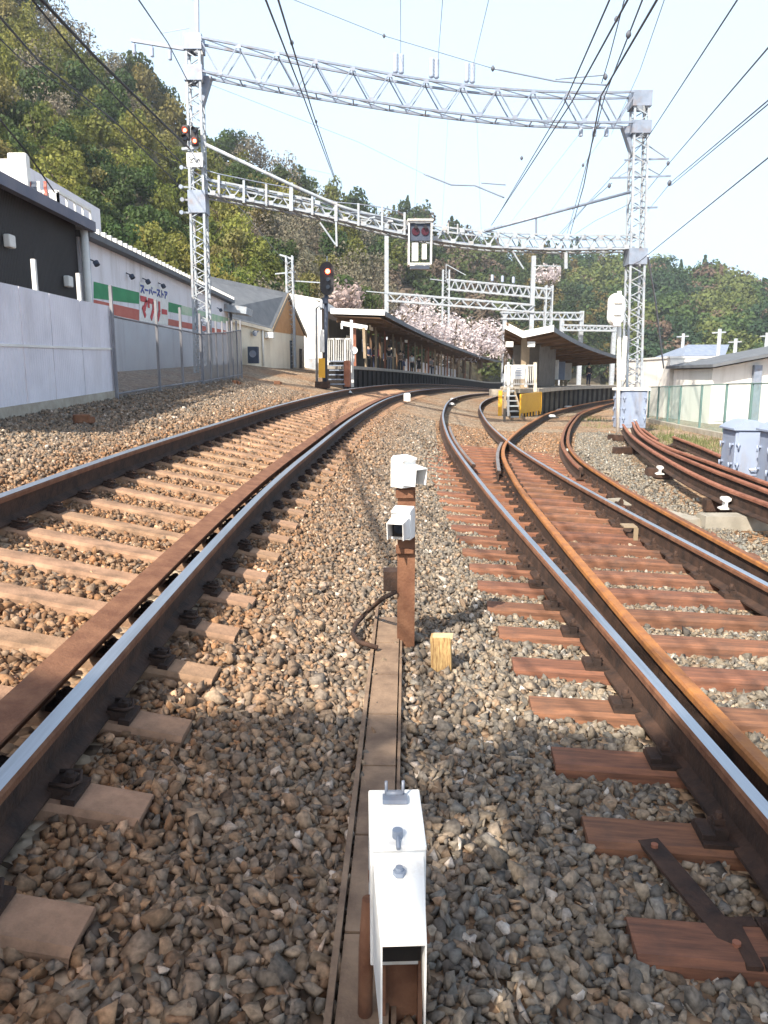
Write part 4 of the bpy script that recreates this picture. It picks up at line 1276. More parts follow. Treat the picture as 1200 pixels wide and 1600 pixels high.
def terrace_block():
    # grey-white building with a railed balcony rising behind the warehouse
    Y = 21.0
    P = lambda px, py, dy=0: at(px, py, Y + dy)
    zb = 1.5
    t = thing('apartment_building', P(60, 300), 'white house with a railed roof terrace rising behind the black warehouse roof', 'building')
    x0 = P(-60, 330).x; x1 = P(27, 300).x; x2 = P(82, 340).x
    ztop = P(20, 248).z; zter = P(60, 326).z
    MB().box(((x0 + x1) / 2, Y + 3, (zb + ztop) / 2), (x1 - x0, 6, ztop - zb)).build('upper_wall', M_STORE, t)
    MB().box(((x0 + x2) / 2, Y + 1.4, (zb + zter - .3) / 2), (x2 - x0, 2.2, zter - .3 - zb)).build('wall', M_PLASTER, t)
    MB().box(((x1 + x2) / 2 + .1, Y + 1.2, zter - .22), (x2 - x1 + .5, 2.5, .14)).build('terrace_slab', M_CONC, t)
    MB().box((x1 + .15, Y - .1, ztop - .9), (.5, .25, 2.0)).build('water_tank', M_WHITE2, t, bevel=.05)
    mb = MB()
    yy = Y - .02
    n = 13
    for i in range(n):
        x = x1 + .3 + (x2 - x1 - .1) * i / (n - 1)
        mb.bar((x, yy, zter - .15), (x, yy, zter + .42), .05)
    mb.bar((x1 + .3, yy, zter + .42), (x2 + .2, yy, zter + .42), .07)
    mb.bar((x2 + .2, yy, zter + .42), (x2 + .2, yy + 2.2, zter + .42), .07)
    for i in range(5): mb.bar((x2 + .2, yy + i * .55, zter - .15), (x2 + .2, yy + i * .55, zter + .42), .05)
    mb.build('terrace_railing', M_WHITE2, t)
    for i, (f, m, w) in enumerate(((.42, M_RED, .16), (.55, M_DARKBLUE, .22), (.66, M_WHITE, .1), (.72, M_RED, .12), (.92, M_RED, .10))):
        pass
    return (x1, x2, Y, zter)
TB = terrace_block()
for i, (f, m, w, lab) in enumerate(((.42, M_RED, .09, 'red cloth hanging on the terrace, tallest of the washing'), (.56, M_DARKBLUE, .12, 'dark blue cloth hanging on the terrace railing'), (.70, M_WHITE, .07, 'narrow white cloth hanging on the terrace railing'), (.90, M_RED, .06, 'small red cloth at the end of the terrace railing'))):
    x = TB[0] + (TB[1] - TB[0]) * f; z = TB[3] + .66
    mb = MB(); mb.loft([[(x - w / 2, TB[2] - .12 + .02 * math.sin(k * 2 + j), z - .07 * k) if j == 0 else (x + w / 2, TB[2] - .10 + .02 * math.cos(k * 2), z - .07 * k) for j in (0, 1)] + [(x + w / 2, TB[2] - .06, z - .07 * k), (x - w / 2, TB[2] - .06, z - .07 * k)] for k in range(6)])
    o = mb.build('laundry', m, loc=(x, TB[2] - .1, z)); tag(o, lab, 'laundry')

def house():
    # long front wall facing the tracks, gable end turned to the right
    fl = at(318, 487, 34.5); fr = at(425, 514, 40.0); br = at(475, 522, 47.0)
    r0 = at(318, 434, 39.5); r1 = at(448, 461, 43.6)
    bl = fl + (br - fr)
    zb = T(-7, 40) - .6
    t = thing('cream_house', (fr.x, fr.y, zb), 'cream house with a grey roof and a brown gable beside the fence', 'house')
    mb = MB()
    lo = lambda p, dz=0: Vector((p.x, p.y, zb))
    dn = lambda p: p - Vector((0, 0, .12))
    mb.loft([[lo(p) for p in (fl, fr, br, bl)], [dn(p) for p in (fl, fr, br, bl)]]); mb.build('wall', M_CREAM, t)
    ax = (fr - fl).normalized(); out = ax * .16
    fo = (fl - bl).normalized() * .30
    eL, eR = fl + fo - Vector((0, 0, .10)), fr + fo + out - Vector((0, 0, .10))
    bL, bR = bl - fo - Vector((0, 0, .10)), br - fo + out - Vector((0, 0, .10))
    ru = Vector((0, 0, .14))
    mb = MB(); mb.loft([[eL, r0, bL, bL + ru, r0 + ru, eL + ru], [eR, r1 + out, bR, bR + ru, r1 + out + ru, eR + ru]]); rf = mb.build('roof', M_ROOF_GREY, t)
    MB().bar(eL + Vector((0, -.05, .02)), eR + Vector((0, -.05, .02)), .12, .16).build('gutter', M_CREAM, rf)
    mb = MB(); q = out * .35
    mb.prism([dn(fr) + q * .2, dn(br) + q * .2, r1 - Vector((0, 0, .10)) + q * .2], ax * .05); mb.build('gable', M_BROWN_GABLE, t)
    mb = MB(); mb.bar(eR + ax * .03, r1 + out + ax * .03 + Vector((0, 0, .04)), .06, .20); mb.bar(bR + ax * .03, r1 + out + ax * .03 + Vector((0, 0, .04)), .06, .20); mb.build('barge_board', M_TAN_POST, t)
    g2 = (br - fr).normalized()
    for (px, y0, y1, w) in ((452, 532, 588, .5), (468, 545, 575, .7)):
        f = (px - 425) / 50.0; base = fr.lerp(br, f); d = base.y
        z1, z0 = at(px, y0, d).z, at(px, y1, d).z
        p = Vector((base.x, base.y, (z0 + z1) / 2)) + ax * .03
        rot = Matrix((ax, g2, Vector((0, 0, 1)))).transposed()
        MB().box(p, (.05, w, z1 - z0), rot).build('window', M_GLASS, t)
    p = at(411, 513, 39.2); MB().tube([p + Vector((0, -.2, 0)), Vector((p.x, p.y - .2, zb + .4))], .05, 8).build('downpipe', M_WHITE2, t)
    p = at(421, 524, 39.4); MB().box(p, (.45, .4, .3)).build('meter_box', M_WHITE2, t, bevel=.03)
    p = at(398, 520, 38.2); mb = MB(); mb.disc(p, (.2, -1, -.3), .12, .22, 10); mb.bar(p, p + Vector((.1, .5, .1)), .05); mb.build('wall_lamp', M_GALV, t)
    g = at(397, 588, 37.4); g.z = T(g.x, g.y)
    t = thing('air_conditioner', g, 'dark air-conditioning unit standing under the cream house wall', 'air conditioner')
    MB().box(g + Vector((0, 0, .5)), (.5, .36, .8)).build('case', M_DARKBLUE, t, bevel=.02)
    MB().disc(g + Vector((0, -.18, .55)), (0, -1, 0), .17, .02, 16).build('fan_grille', M_GALV, t)
house()

def station_hall():
    Y = 50.0
    P = lambda px, py, dy=0: at(px, py, Y + dy)
    zb = T(P(480, 560).x, Y) - .2
    x0, x1 = P(452, 520).x, P(503, 520).x
    t = thing('station_hall', (x0, Y, zb), 'white station hall with a slanting white roof edge behind the mast signal', 'building')
    mb = MB(); z0, zm, z1 = P(455, 462).z, P(480, 463).z, P(503, 474).z
    mb.prism([(x0, Y, zb), (x1, Y, zb), (x1, Y, z1), (P(480, 463).x, Y, zm), (x0, Y, z0)], (0, 9, 0)); mb.build('wall', M_PLASTER, t)
    # wing toward the platform: white roof band over a dark brown wall
    a = P(503, 470); b = at(556, 502, 58.0)
    mb = MB(); mb.prism([a, b, Vector((b.x, b.y, b.z - .42)), Vector((a.x, a.y, a.z - .42))], (-.3, .5, 0)); mb.build('roof_fascia', M_WHITE, t)
    mb = MB(); mb.prism([a + Vector((-.05, .1, .0)), b + Vector((-.05, .1, 0)), b + Vector((-3, .1, .5)), a + Vector((-3, .1, .5))], (0, 0, .12)); mb.build('roof', M_WHITE, t)
    mb = MB(); mb.prism([Vector((a.x, a.y + .2, zb)), Vector((b.x - .1, b.y, zb)), Vector((b.x - .1, b.y, b.z - .4)), Vector((a.x, a.y + .2, a.z - .4))], (-.3, .3, 0)); mb.build('side_wall', M_WOODROOF, t)
    # pale gate at the foot
    mb = MB(); p = P(488, 575); mb.box((p.x, Y - .3, p.z), (.5, .05, 1.2)); mb.build('gate', M_GALV_LT, t)
station_hall()

# ------------------------------------------------------------------ platforms
def offset_line(fx, off, y):
    dx = (fx(y + .5) - fx(y - .5)); L = math.hypot(dx, 1)
    return Vector((fx(y) + off / L, y - off * dx / L, 0))
def ribbon(lines, ys):
    """loft of cross-sections"""
    mb = MB(); mb.loft([[f(y) for f in lines] for y in ys]); return mb
def left_platform():
    ys = [34 + 2.0 * i for i in range(40)]
    edge = lambda y: offset_line(railF, -.95, y)
    back = lambda y: offset_line(railF, -1.9 - .17 * min(10, y - 34) - .02 * max(0, y - 44), y)
    zt = lambda y: T(railF(y), y) + 1.18
    g = edge(34); g.z = T(g.x, 34)
    t = thing('station_platform', g, 'long dark platform with a canopy, curving away on the left side of the tracks', 'platform')
    v = lambda f, z: (lambda y: Vector((f(y).x, f(y).y, z(y))))
    rib = ribbon([v(edge, lambda y: T(railF(y), y) - .3), v(edge, lambda y: zt(y) - .16), v(back, lambda y: zt(y) - .16), v(back, lambda y: T(railF(y), y) - .3)], ys)
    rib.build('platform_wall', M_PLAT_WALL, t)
    e2 = lambda y: offset_line(railF, -.85, y)
    ribbon([v(e2, lambda y: zt(y) - .158), v(e2, zt), v(back, zt), v(back, lambda y: zt(y) - .158)], ys).build('platform_deck', M_PLATFORM, t)
    # canopy
    yc = [41.5 + 2.5 * i for i in range(27)]
    zc = lambda y: T(railF(y), y) + 4.05
    ce = lambda y: offset_line(railF, -.05, y)
    cm = lambda y: offset_line(railF, -1.9, y)
    cb = lambda y: offset_line(railF, -3.0 - .02 * (y - 41), y)
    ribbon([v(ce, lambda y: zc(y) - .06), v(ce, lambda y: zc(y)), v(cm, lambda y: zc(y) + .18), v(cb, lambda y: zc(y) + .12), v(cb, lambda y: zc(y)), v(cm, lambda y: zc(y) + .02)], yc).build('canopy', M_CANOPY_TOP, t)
    c1 = lambda y: offset_line(railF, -.03, y); c2 = lambda y: offset_line(railF, .03, y)
    ribbon([v(c1, lambda y: zc(y) - .20), v(c2, lambda y: zc(y) - .20), v(c2, lambda y: zc(y) + .05), v(c1, lambda y: zc(y) + .05)], yc).build('canopy_edge', M_ROOF_GREY, t)
    # white front fascia
    a, b = ce(41.5), cb(41.5)
    mb = MB(); mb.bar(Vector((a.x, 41.4 + a.y - 41.5, zc(41.5))), Vector((b.x, b.y - .1, zc(41.5) + .12)), .06, .30); mb.build('front_fascia', M_WHITE, t)
    mb = MB(); mb.bar(at(533, 505, 40.2), at(574, 512, 40.2), .06, .22); mb.bar(at(534, 505, 40.2), at(534, 514, 40.2), .1); mb.build('low_fascia', M_WHITE, t)
    # under-canopy dark boards, beams, columns
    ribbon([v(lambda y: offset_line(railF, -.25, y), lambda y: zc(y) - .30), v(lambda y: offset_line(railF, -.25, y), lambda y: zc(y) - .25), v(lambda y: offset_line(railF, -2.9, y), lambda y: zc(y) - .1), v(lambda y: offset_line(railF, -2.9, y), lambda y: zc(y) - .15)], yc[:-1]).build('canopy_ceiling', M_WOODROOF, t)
    for i in range(18):
        y = 42.5 + i * 3.4
        for off, m in ((-1.9, M_TAN_POST if i % 3 else M_RUST_RED), (-2.9, M_WOODROOF))[:1 if i < 3 else 2]:  # inner row in darker brown to carry the dim platform interior
            p = offset_line(railF, off, y)
            MB().bar((p.x, p.y, zt(y)), (p.x, p.y, zc(y) - .1), .15, .15, Vector((0, 1, 0))).build('canopy_column', m, t)
        a, b = offset_line(railF, -.3, y), offset_line(railF, -2.9, y)
        MB().bar((a.x, a.y, zc(y) - .38), (b.x, b.y, zc(y) - .30), .14, .2).build('canopy_beam', M_WOODROOF, t)
    # back wall: brown boarding, then pale open bays farther on
    yw = [42.2 + 2.5 * i for i in range(12)]
    w1 = lambda y: offset_line(railF, -3.3 - .02 * (y - 41), y); w2 = lambda y: offset_line(railF, -3.4 - .02 * (y - 41), y)
    ribbon([v(w1, zt), v(w1, lambda y: zc(y) - .2), v(w2, lambda y: zc(y) - .2), v(w2, zt)], yw).build('back_wall', mat('dark_boards', (0.06, 0.048, 0.032), (0.03, 0.025, 0.018), scale=2.2, rough=.9, stretch=(3, 3, .5)), t)  # boarding in a mottled dark brown
    yw2 = [71.5 + 2.5 * i for i in range(12)]
    ribbon([v(w1, zt), v(w1, lambda y: zt(y) + 1.5), v(w2, lambda y: zt(y) + 1.5), v(w2, zt)], yw2).build('parapet', M_STORE, t)
    # notice boards and hanging signs
    for (y, off, w, h, z, m) in ((47, -3.2, 1.2, .9, 1.1, M_CREAM), (52, -3.2, 1.6, .8, 1.2, M_GREYBLUE), (58, -3.2, 1.0, 1.2, 1.0, M_TAN_POST), (63, -3.2, 1.8, .7, 1.3, M_CREAM), (46, -1.6, 1.1, .28, 2.25, M_CREAM), (60, -1.6, 1.1, .28, 2.25, M_WHITE2)):
        p = offset_line(railF, off, y); hd = math.atan((railF(y + .5) - railF(y - .5)))
        rot = Matrix.Rotation(-hd, 3, 'Z')
        MB().box((p.x, p.y, zt(y) + z + h / 2), (.06, w, h), rot).build('notice_board', m, t)
    # brackets along the edge: small vertical braces of the dark wall
    for i in range(30):
        y = 35 + i * 1.5; p = offset_line(railF, -.92, y)
        MB().bar((p.x, p.y, T(railF(y), y) - .1), (p.x, p.y, zt(y) - .2), .10, .10, Vector((0, 1, 0))).build('wall_pier', M_PLAT_WALL, t)
    # end stairs, gate railing
    ye = 33.6
    x1 = edge(34).x - .15; x0 = at(516, 575, ye).x
    st = MB()
    zg = T((x0 + x1) / 2, ye); n = 6
    for k in range(n):
        st.box(((x0 + at(541, 575, ye).x) / 2, ye - 1.3 + k * .24, zg + (k + .6) * 1.18 / n), (at(541, 575, ye).x - x0, .26, .05))
    st.build('end_stairs', M_GALV, t)
    MB().box((at(544, 575, ye).x, ye - .7, zg + .55), (.25, 1.2, 1.1)).build('stair_cheek', M_RUST_RED, t)
    mb = MB(); zz = zt(34)
    xa, xb = at(512, 540, ye).x, at(549, 540, ye).x
    for f in (0, .28, .30, 1, .72): mb.bar((xa + (xb - xa) * f, ye, zz), (xa + (xb - xa) * f, ye, zz + 1.15), .06)
    for k in range(14): mb.bar((xa + (xb - xa) * k / 13, ye, zz + .15), (xa + (xb - xa) * k / 13, ye, zz + 1.1), .025)
    mb.bar((xa, ye, zz + 1.13), (xb, ye, zz + 1.13), .06); mb.bar((xa, ye, zz + .15), (xb, ye, zz + .15), .05)
    mb.build('end_railing', M_WHITE2, t)
    MB().bar(at(551, 605, 34.2), at(549, 500, 34.2), .12, .12, Vector((0, 1, 0))).build('end_post', M_WHITE2, t)
    MB().bar(at(570, 560, 40), at(568, 512, 40), .14, .14, Vector((0, 1, 0))).build('end_post', M_TAN_POST, t)
    p = at(553, 548, 35); mb = MB(); mb.disc(p, (0, -1, .3), .17, .06, 14); mb.tube([p, p - Vector((0, -.02, .5))], .025, 6); mb.build('mirror', M_WHITE, t)
    return zt, zc
LPZ = left_platform()

M_PLAT_PIER = mat('dark_concrete_pier', (0.17, 0.155, 0.13), (0.11, 0.10, 0.09), scale=2, rough=.9)
def island_platform():
    y0 = 37.0
    ys = [y0 + 2.0 * i for i in range(20)]
    le = lambda y: offset_line(railC, 1.05, y)
    re = lambda y: offset_line(railB, -.75, y)
    zt = lambda y: T(railC(y), y) + 1.12
    t = thing('island_platform', Vector((6.5, y0, 0)), 'island platform with a butterfly canopy between the two curving tracks', 'platform')
    v = lambda f, z: (lambda y: Vector((f(y).x, f(y).y, z(y))))
    zb = lambda y: T(railC(y), y) - .3
    in_ = lambda f, d: (lambda y: f(y) + Vector((d, 0, 0)))
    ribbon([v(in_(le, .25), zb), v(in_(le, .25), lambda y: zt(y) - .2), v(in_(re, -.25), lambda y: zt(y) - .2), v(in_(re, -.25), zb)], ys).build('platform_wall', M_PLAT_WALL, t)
    ribbon([v(le, lambda y: zt(y) - .198), v(le, zt), v(re, zt), v(re, lambda y: zt(y) - .198)], ys).build('platform_deck', M_CONC, t)
    for i in range(22):
        y = y0 + .3 + i * 1.5; p = re(y)
        MB().bar((p.x - .2, p.y, zb(y)), (p.x - .2, p.y, zt(y) - .2), .16, .2, Vector((0, 1, 0))).build('wall_pier', M_PLAT_PIER, t)
    # butterfly canopy
    zc = lambda y: 4.0 - .036 * (y - 37)
    mid = lambda y: (le(y) + re(y)) / 2
    L_ = lambda y: le(y) + Vector((.15, 0, 0)); R_ = lambda y: re(y) + Vector((.45, 0, 0))
    yc = [37 + 1.6 * i for i in range(18)]
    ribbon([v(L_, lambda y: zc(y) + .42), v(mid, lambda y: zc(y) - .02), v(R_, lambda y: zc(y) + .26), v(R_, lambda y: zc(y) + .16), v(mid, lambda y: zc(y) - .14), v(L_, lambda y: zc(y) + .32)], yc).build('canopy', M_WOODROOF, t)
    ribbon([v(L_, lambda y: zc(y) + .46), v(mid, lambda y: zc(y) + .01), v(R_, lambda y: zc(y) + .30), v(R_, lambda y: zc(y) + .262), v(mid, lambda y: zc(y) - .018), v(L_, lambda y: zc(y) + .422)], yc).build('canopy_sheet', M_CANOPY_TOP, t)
    c1 = lambda y: R_(y) + Vector((.004, 0, 0)); c2 = lambda y: R_(y) + Vector((.06, 0, 0))
    ribbon([v(c1, lambda y: zc(y) + .08), v(c2, lambda y: zc(y) + .08), v(c2, lambda y: zc(y) + .32), v(c1, lambda y: zc(y) + .32)], yc).build('canopy_edge', M_ROOF_GREY, t)
    a, m_, b = L_(37), mid(37), R_(37)
    mb = MB(); yy = 36.9
    mb.prism([Vector((a.x - .05, yy, zc(37) + .15)), Vector((m_.x, yy, zc(37) - .28)), Vector((b.x + .05, yy, zc(37) + .02)), Vector((b.x + .05, yy, zc(37) + .33)), Vector((m_.x, yy, zc(37) + .05)), Vector((a.x - .05, yy, zc(37) + .48))], (0, .05, 0))
    mb.build('front_fascia', M_WHITE, t)
    for i in range(11):
        y = 38.2 + i * 2.5; p = mid(y)
        MB().bar((p.x, p.y, zt(y)), (p.x, p.y, zc(y) - .1), .24 if i == 0 else .18, .2, Vector((0, 1, 0))).build('canopy_column', M_TAN_POST, t)
        q, r_ = L_(y), R_(y)
        mb = MB(); mb.bar((q.x + .1, q.y, zc(y) + .24), (p.x, p.y, zc(y) - .24), .1, .14); mb.bar((p.x, p.y, zc(y) - .24), (r_.x - .1, r_.y, zc(y) + .08), .1, .14)
        mb.build('canopy_beam', M_WOODROOF, t)
    # waiting room and boards under the canopy
    ybx = 45.5; p = mid(ybx); hd = math.atan(railB(46) - railB(45)); rot = Matrix.Rotation(-hd, 3, 'Z')
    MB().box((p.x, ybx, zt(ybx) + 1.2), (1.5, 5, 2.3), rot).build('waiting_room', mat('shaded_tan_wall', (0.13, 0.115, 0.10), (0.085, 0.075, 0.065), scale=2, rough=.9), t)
    for k in range(3):
        pp = p + rot @ Vector((.0, -2.52, 0)); pp = pp + rot @ Vector((-.55 + k * .55, 0, 0))
        MB().box((pp.x, pp.y, zt(ybx) + 1.35), (.42, .03, 1.0), rot).build('window', M_GLASS, t)
    for y in (52, 56, 60):
        p = mid(y); MB().box((p.x + .3, y, zt(y) + 1.1), (1.1, .1, 1.3), rot).build('notice_board', M_WHITE2 if y != 56 else M_GREYBLUE, t)
    for (px, py) in ((796, 538), (830, 538)):
        q = at(px, py, 37.3); MB().box(q, (.36, .12, .26)).build('hanging_sign', M_WHITE2, t, bevel=.01)
    # end stairs and railings
    P = lambda px, py, Y: at(px, py, Y)
    Yf = 36.4
    mb = MB(); zz = zt(37)
    segs = ((789, 799), (801, 821), (823, 835))
    for (a, b) in segs:
        xa, xb = P(a, 590, Yf).x, P(b, 590, Yf).x
        z1, z0 = P(a, 571, Yf).z, P(a, 605, Yf).z
        for x in (xa, xb): mb.bar((x, Yf, z0), (x, Yf, z1), .06)
        for z in (z1, P(a, 600, Yf).z): mb.bar((xa, Yf, z), (xb, Yf, z), .06)
        n = 4 if b - a < 15 else 6
        for k in range(1, n): mb.bar((xa + (xb - xa) * k / n, Yf, z0 + .1), (xa + (xb - xa) * k / n, Yf, z1), .025)
    mb.build('end_railing', M_WHITE2, t)
    MB().bar(P(836, 612, Yf), P(836, 566, Yf), .14, .14, Vector((0, 1, 0))).build('end_post', M_CREAM, t)
    Ys = 33.0
    x0, x1 = P(797, 640, Ys).x, P(812, 640, Ys).x
    mb = MB(); zg = T(x0, Ys)
    for k in range(6): mb.box(((x0 + x1) / 2 + .1, Ys + .3 + k * .5, zg + (k + .5) * zz / 6), (x1 - x0 + .2, .3, .05))
    mb.build('end_stairs', M_GALV_LT, t)
    mb = MB()
    for x in (x0 + .02, x1 + .15): mb.bar((x, Ys + .1, zg + .1), (x + .1, Ys + 3.2, zz), .06, .16)
    mb.build('stair_stringer', M_TAN_POST, t)
    MB().box((P(781, 640, 36.6).x, 36.8, zz - .18), (.9, .7, .34)).build('end_landing', M_CONC, t)
    # yellow screens
    a, b = P(812, 649, 33.2), P(844, 643, 35.6)
    z1a, z1b = P(812, 617, 33.2).z, P(844, 613, 35.6).z
    mb = MB(); mb.prism([a + Vector((0, 0, .06)), b + Vector((0, 0, .06)), Vector((b.x, b.y, z1b)), Vector((a.x, a.y, z1a))], (.02, -.03, 0))
    mb.build('yellow_screen', M_YELLOW, t)
    mb = MB()
    for k in range(8):
        p = lerp(a, b, k / 7); mb.bar(p + Vector((.0, -.04, -.12)), p + Vector((0, -.04, .1)), .05)
    mb.bar(Vector((a.x, a.y - .04, z1a)), Vector((b.x, b.y - .04, z1b)), .06); mb.bar(Vector((b.x, b.y - .04, b.z)), Vector((b.x, b.y - .04, z1b)), .08); mb.bar(Vector((a.x, a.y - .04, a.z)), Vector((a.x, a.y - .04, z1a)), .06)
    mb.build('screen_frame', M_YELLOW, t)
    a, b = P(778, 650, 33.0), P(784, 650, 33.0); z1 = P(778, 610, 33.0).z
    MB().prism([a, b, Vector((b.x, b.y, z1)), Vector((a.x, a.y, z1))], (0, .05, 0)).build('yellow_screen', M_YELLOW, t)
    mb = MB()
    for (px, m0, m1) in ((800, 565, 650),):
        mb.bar(P(px - 6, 650, 32.6), P(px - 6, 566, 32.6), .09, .09, Vector((0, 1, 0)))
    mb.build('end_post', M_WHITE2, t)
    return zt
IPZ = island_platform()
g = gp(788, 659)
t = thing('short_post', g, 'short post with a dark foot standing before the yellow screens', 'post')
MB().bar(g, g + Vector((0, 0, .55)), .10, .10, Vector((0, 1, 0))).build('post_foot', M_DARKIN, t)
MB().bar(g + Vector((0, 0, .55)), g + Vector((0, 0, 1.2)), .09, .09, Vector((0, 1, 0))).build('post_top', M_TAN_POST, t)
# white notice on the island end railing
c = at(811, 582, 36.25)
t = thing('notice_sign', c, 'white notice with grey lines on the end railing of the island platform', 'sign')
MB().box(c, (.52, .03, .62)).build('sign_plate', M_WHITE, t)
mb = MB()
for k in range(4): mb.box(c + Vector((0, -.02, .2 - .11 * k)), (.36 - .05 * (k % 2), .01, .035))
mb.build('sign_lines', M_GREYBLUE, t)

# ------------------------------------------------------------------ right-hand buildings
def right_buildings():
    Y = 36.0
    P = lambda px, py, dy=0: at(px, py, Y + dy)
    x0, x1 = P(1045, 600).x, P(1135, 600).x
    t = thing('white_building', (x0, Y, 0), 'plain flat-topped white building behind the green fence', 'building')
    zt_ = P(1045, 560).z
    MB().box(((x0 + x1) / 2 + 1, Y + 4, zt_ / 2 - .2), (x1 - x0 + 2, 8, zt_ + .4)).build('wall', M_PLASTER, t)
    MB().box(((x0 + x1) / 2 + 1, Y + 4, zt_ + .05), (x1 - x0 + 2.1, 8.1, .10)).build('parapet_cap', M_WHITE2, t)
    Yb = 31.5
    P2 = lambda px, py, dy=0: at(px, py, Yb + dy)
    xa, xb = P2(1112, 600).x, P2(1290, 600).x
    z0 = P2(1112, 572).z; z1 = P2(1200, 554).z; z2 = z1 + (z1 - z0) * .9
    t = thing('white_building', (xa, Yb, 0), 'white building with an overhanging dark roof and grey downpipe behind the green fence', 'building')
    mb = MB(); mb.prism([(xa, Yb, -.3), (xb, Yb, -.3), (xb, Yb, z2 - .1), (xa, Yb, z0 - .1)], (0, 4.2, 0)); mb.build('wall', M_PLASTER, t)
    mb = MB(); mb.prism([(xa - .3, Yb - .7, z0 - .06), (xb, Yb - .7, z2 - .0), (xb, Yb - .7, z2 + .16), (xa - .3, Yb - .7, z0 + .06)], (0, 5.2, 0)); mb.build('roof', M_ROOF_GREY, t)
    q = P2(1181, 600, -.1); MB().box((q.x, Yb - .12, 1.1), (.32, .2, 2.5)).build('downpipe', M_GALV, t)
    q = P2(1150, 640); MB().box((q.x, Yb - .02, .5), (1.8, .03, .9)).build('wall_panel', M_STORE, t)
    # house with blue-grey roof behind
    Yh = 55
    P3 = lambda px, py, dy=0: at(px, py, Yh + dy)
    a, b = P3(1066, 556), P3(1133, 556); r0, r1 = P3(1098, 536), P3(1142, 533)
    t = thing('small_house', (a.x, Yh, 0), 'small house with a pale blue-grey tiled roof behind the white building', 'house')
    MB().box(((a.x + b.x) / 2, Yh + 3, a.z / 2 - .2), (b.x - a.x - .6, 5.4, a.z + .2)).build('wall', M_PLASTER, t)
    mb = MB(); mb.loft([[a, b], [r0 + Vector((0, 2.6, 0)), r1 + Vector((0, 2.6, 0))], [a + Vector((0, 6, 0)), b + Vector((0, 6, 0))], [a + Vector((.2, 3, -.2)), b + Vector((-.2, 3, -.2))]], closed=False)
    mb2 = MB(); mb2.prism([a, a + Vector((0, 6, 0)), r0 + Vector((0, 2.6, 0))], b - a); mb2.build('roof', mat('blue_grey_tiles', (0.17, 0.21, 0.29), (0.23, 0.27, 0.35), scale=3, rough=.6), t)
    # pink shed
    Yp = 40
    P4 = lambda px, py, dy=0: at(px, py, Yp + dy)
    a, b = P4(1017, 587), P4(1044, 576)
    t = thing('small_shed', (a.x, Yp, 0), 'small shed with a pinkish roof edge between the tower and the white building', 'shed')
    MB().box(((a.x + b.x) / 2, Yp + 1.2, a.z / 2 - .1), (b.x - a.x - .1, 2.2, a.z + .2)).build('wall', M_DARKBLUE, t)
    MB().box(((a.x + b.x) / 2, Yp + 1.1, (a.z + b.z) / 2 + .02), (b.x - a.x + .1, 2.6, b.z - a.z)).build('roof', mat('faded_pink_paint', (0.55, 0.38, 0.33), None, rough=.8), t)
right_buildings()

# ------------------------------------------------------------------ gantries and poles farther along
def far_gantry(label, Y, L, Rr, bt, bb, n, pole=False, name='catenary_gantry', arms=()):
    """L/Rr: (px, py_top) of the posts; bt/bb: beam chords as two pixel points each"""
    t = thing(name, (at(L[0], 600, Y).x, Y, 0), label, 'gantry', 'gantries farther along the line')
    for (px, py) in (L, Rr):
        top = at(px, py, Y); base = Vector((top.x, Y, T(top.x, Y) - .3))
        if pole: MB().bar(base, top, .0052 * Y, .0052 * Y, Vector((0, 1, 0))).build('steel_post', M_GALV_LT, t)
        else: lattice_tower(t, 'lattice_tower', base, top, .85, .75, 1.1, (M_GALV_LT, M_GALV_LT, M_GALV), leg=.17)
    tops = [at(*bt[0], Y), (at(*bt[0], Y) + at(*bt[1], Y)) / 2, at(*bt[1], Y)]; bots = [at(*bb[0], Y), (at(*bb[0], Y) + at(*bb[1], Y)) / 2, at(*bb[1], Y)]
    truss(t, 'truss_beam', tops, bots, .6, (M_GALV_LT, M_GALV_LT), n, .0021 * Y, .0012 * Y)
    for (a, b) in arms:
        MB().bar(at(*a, Y - .2), at(*b, Y - .2), .09).build('side_arm', M_GALV_LT, t)
far_gantry('second gantry with a zigzag beam and three insulator pairs, beyond the signal bridge', 95, (697, 422), (858, 446), ((698, 437), (860, 452)), ((698, 452), (860, 467)), 13,
           arms=(((672, 436), (697, 439)), ((697, 412), (697, 437)), ((697, 413), (728, 430))))
far_gantry('pale two-chord gantry on plain steel posts standing before the island canopy', 80, (604, 340), (834, 400), ((606, 458), (834, 477)), ((606, 470), (834, 488)), 10, pole=True,
           arms=(((562, 343), (604, 347)), ((834, 415), (876, 416)), ((572, 455), (604, 458))))
far_gantry('small far gantry whose post stands to the right of the island canopy', 112, (789, 480), (909, 486), ((782, 488), (909, 489)), ((782, 498), (909, 500)), 10, pole=True,
           arms=(((880, 500), (880, 520)),))
far_gantry('farthest faint gantry seen above the end of the island canopy', 110, (878, 500), (960, 505), ((878, 508), (960, 510)), ((878, 516), (960, 517)), 8, pole=True)
for i, px in enumerate((769, 785, 802)):
    p = at(px, 441 + i * 1.6, 95)
    insulator(p, .9, 'small insulator pair on top of the second gantry beam', 'insulators on the second gantry', .2)
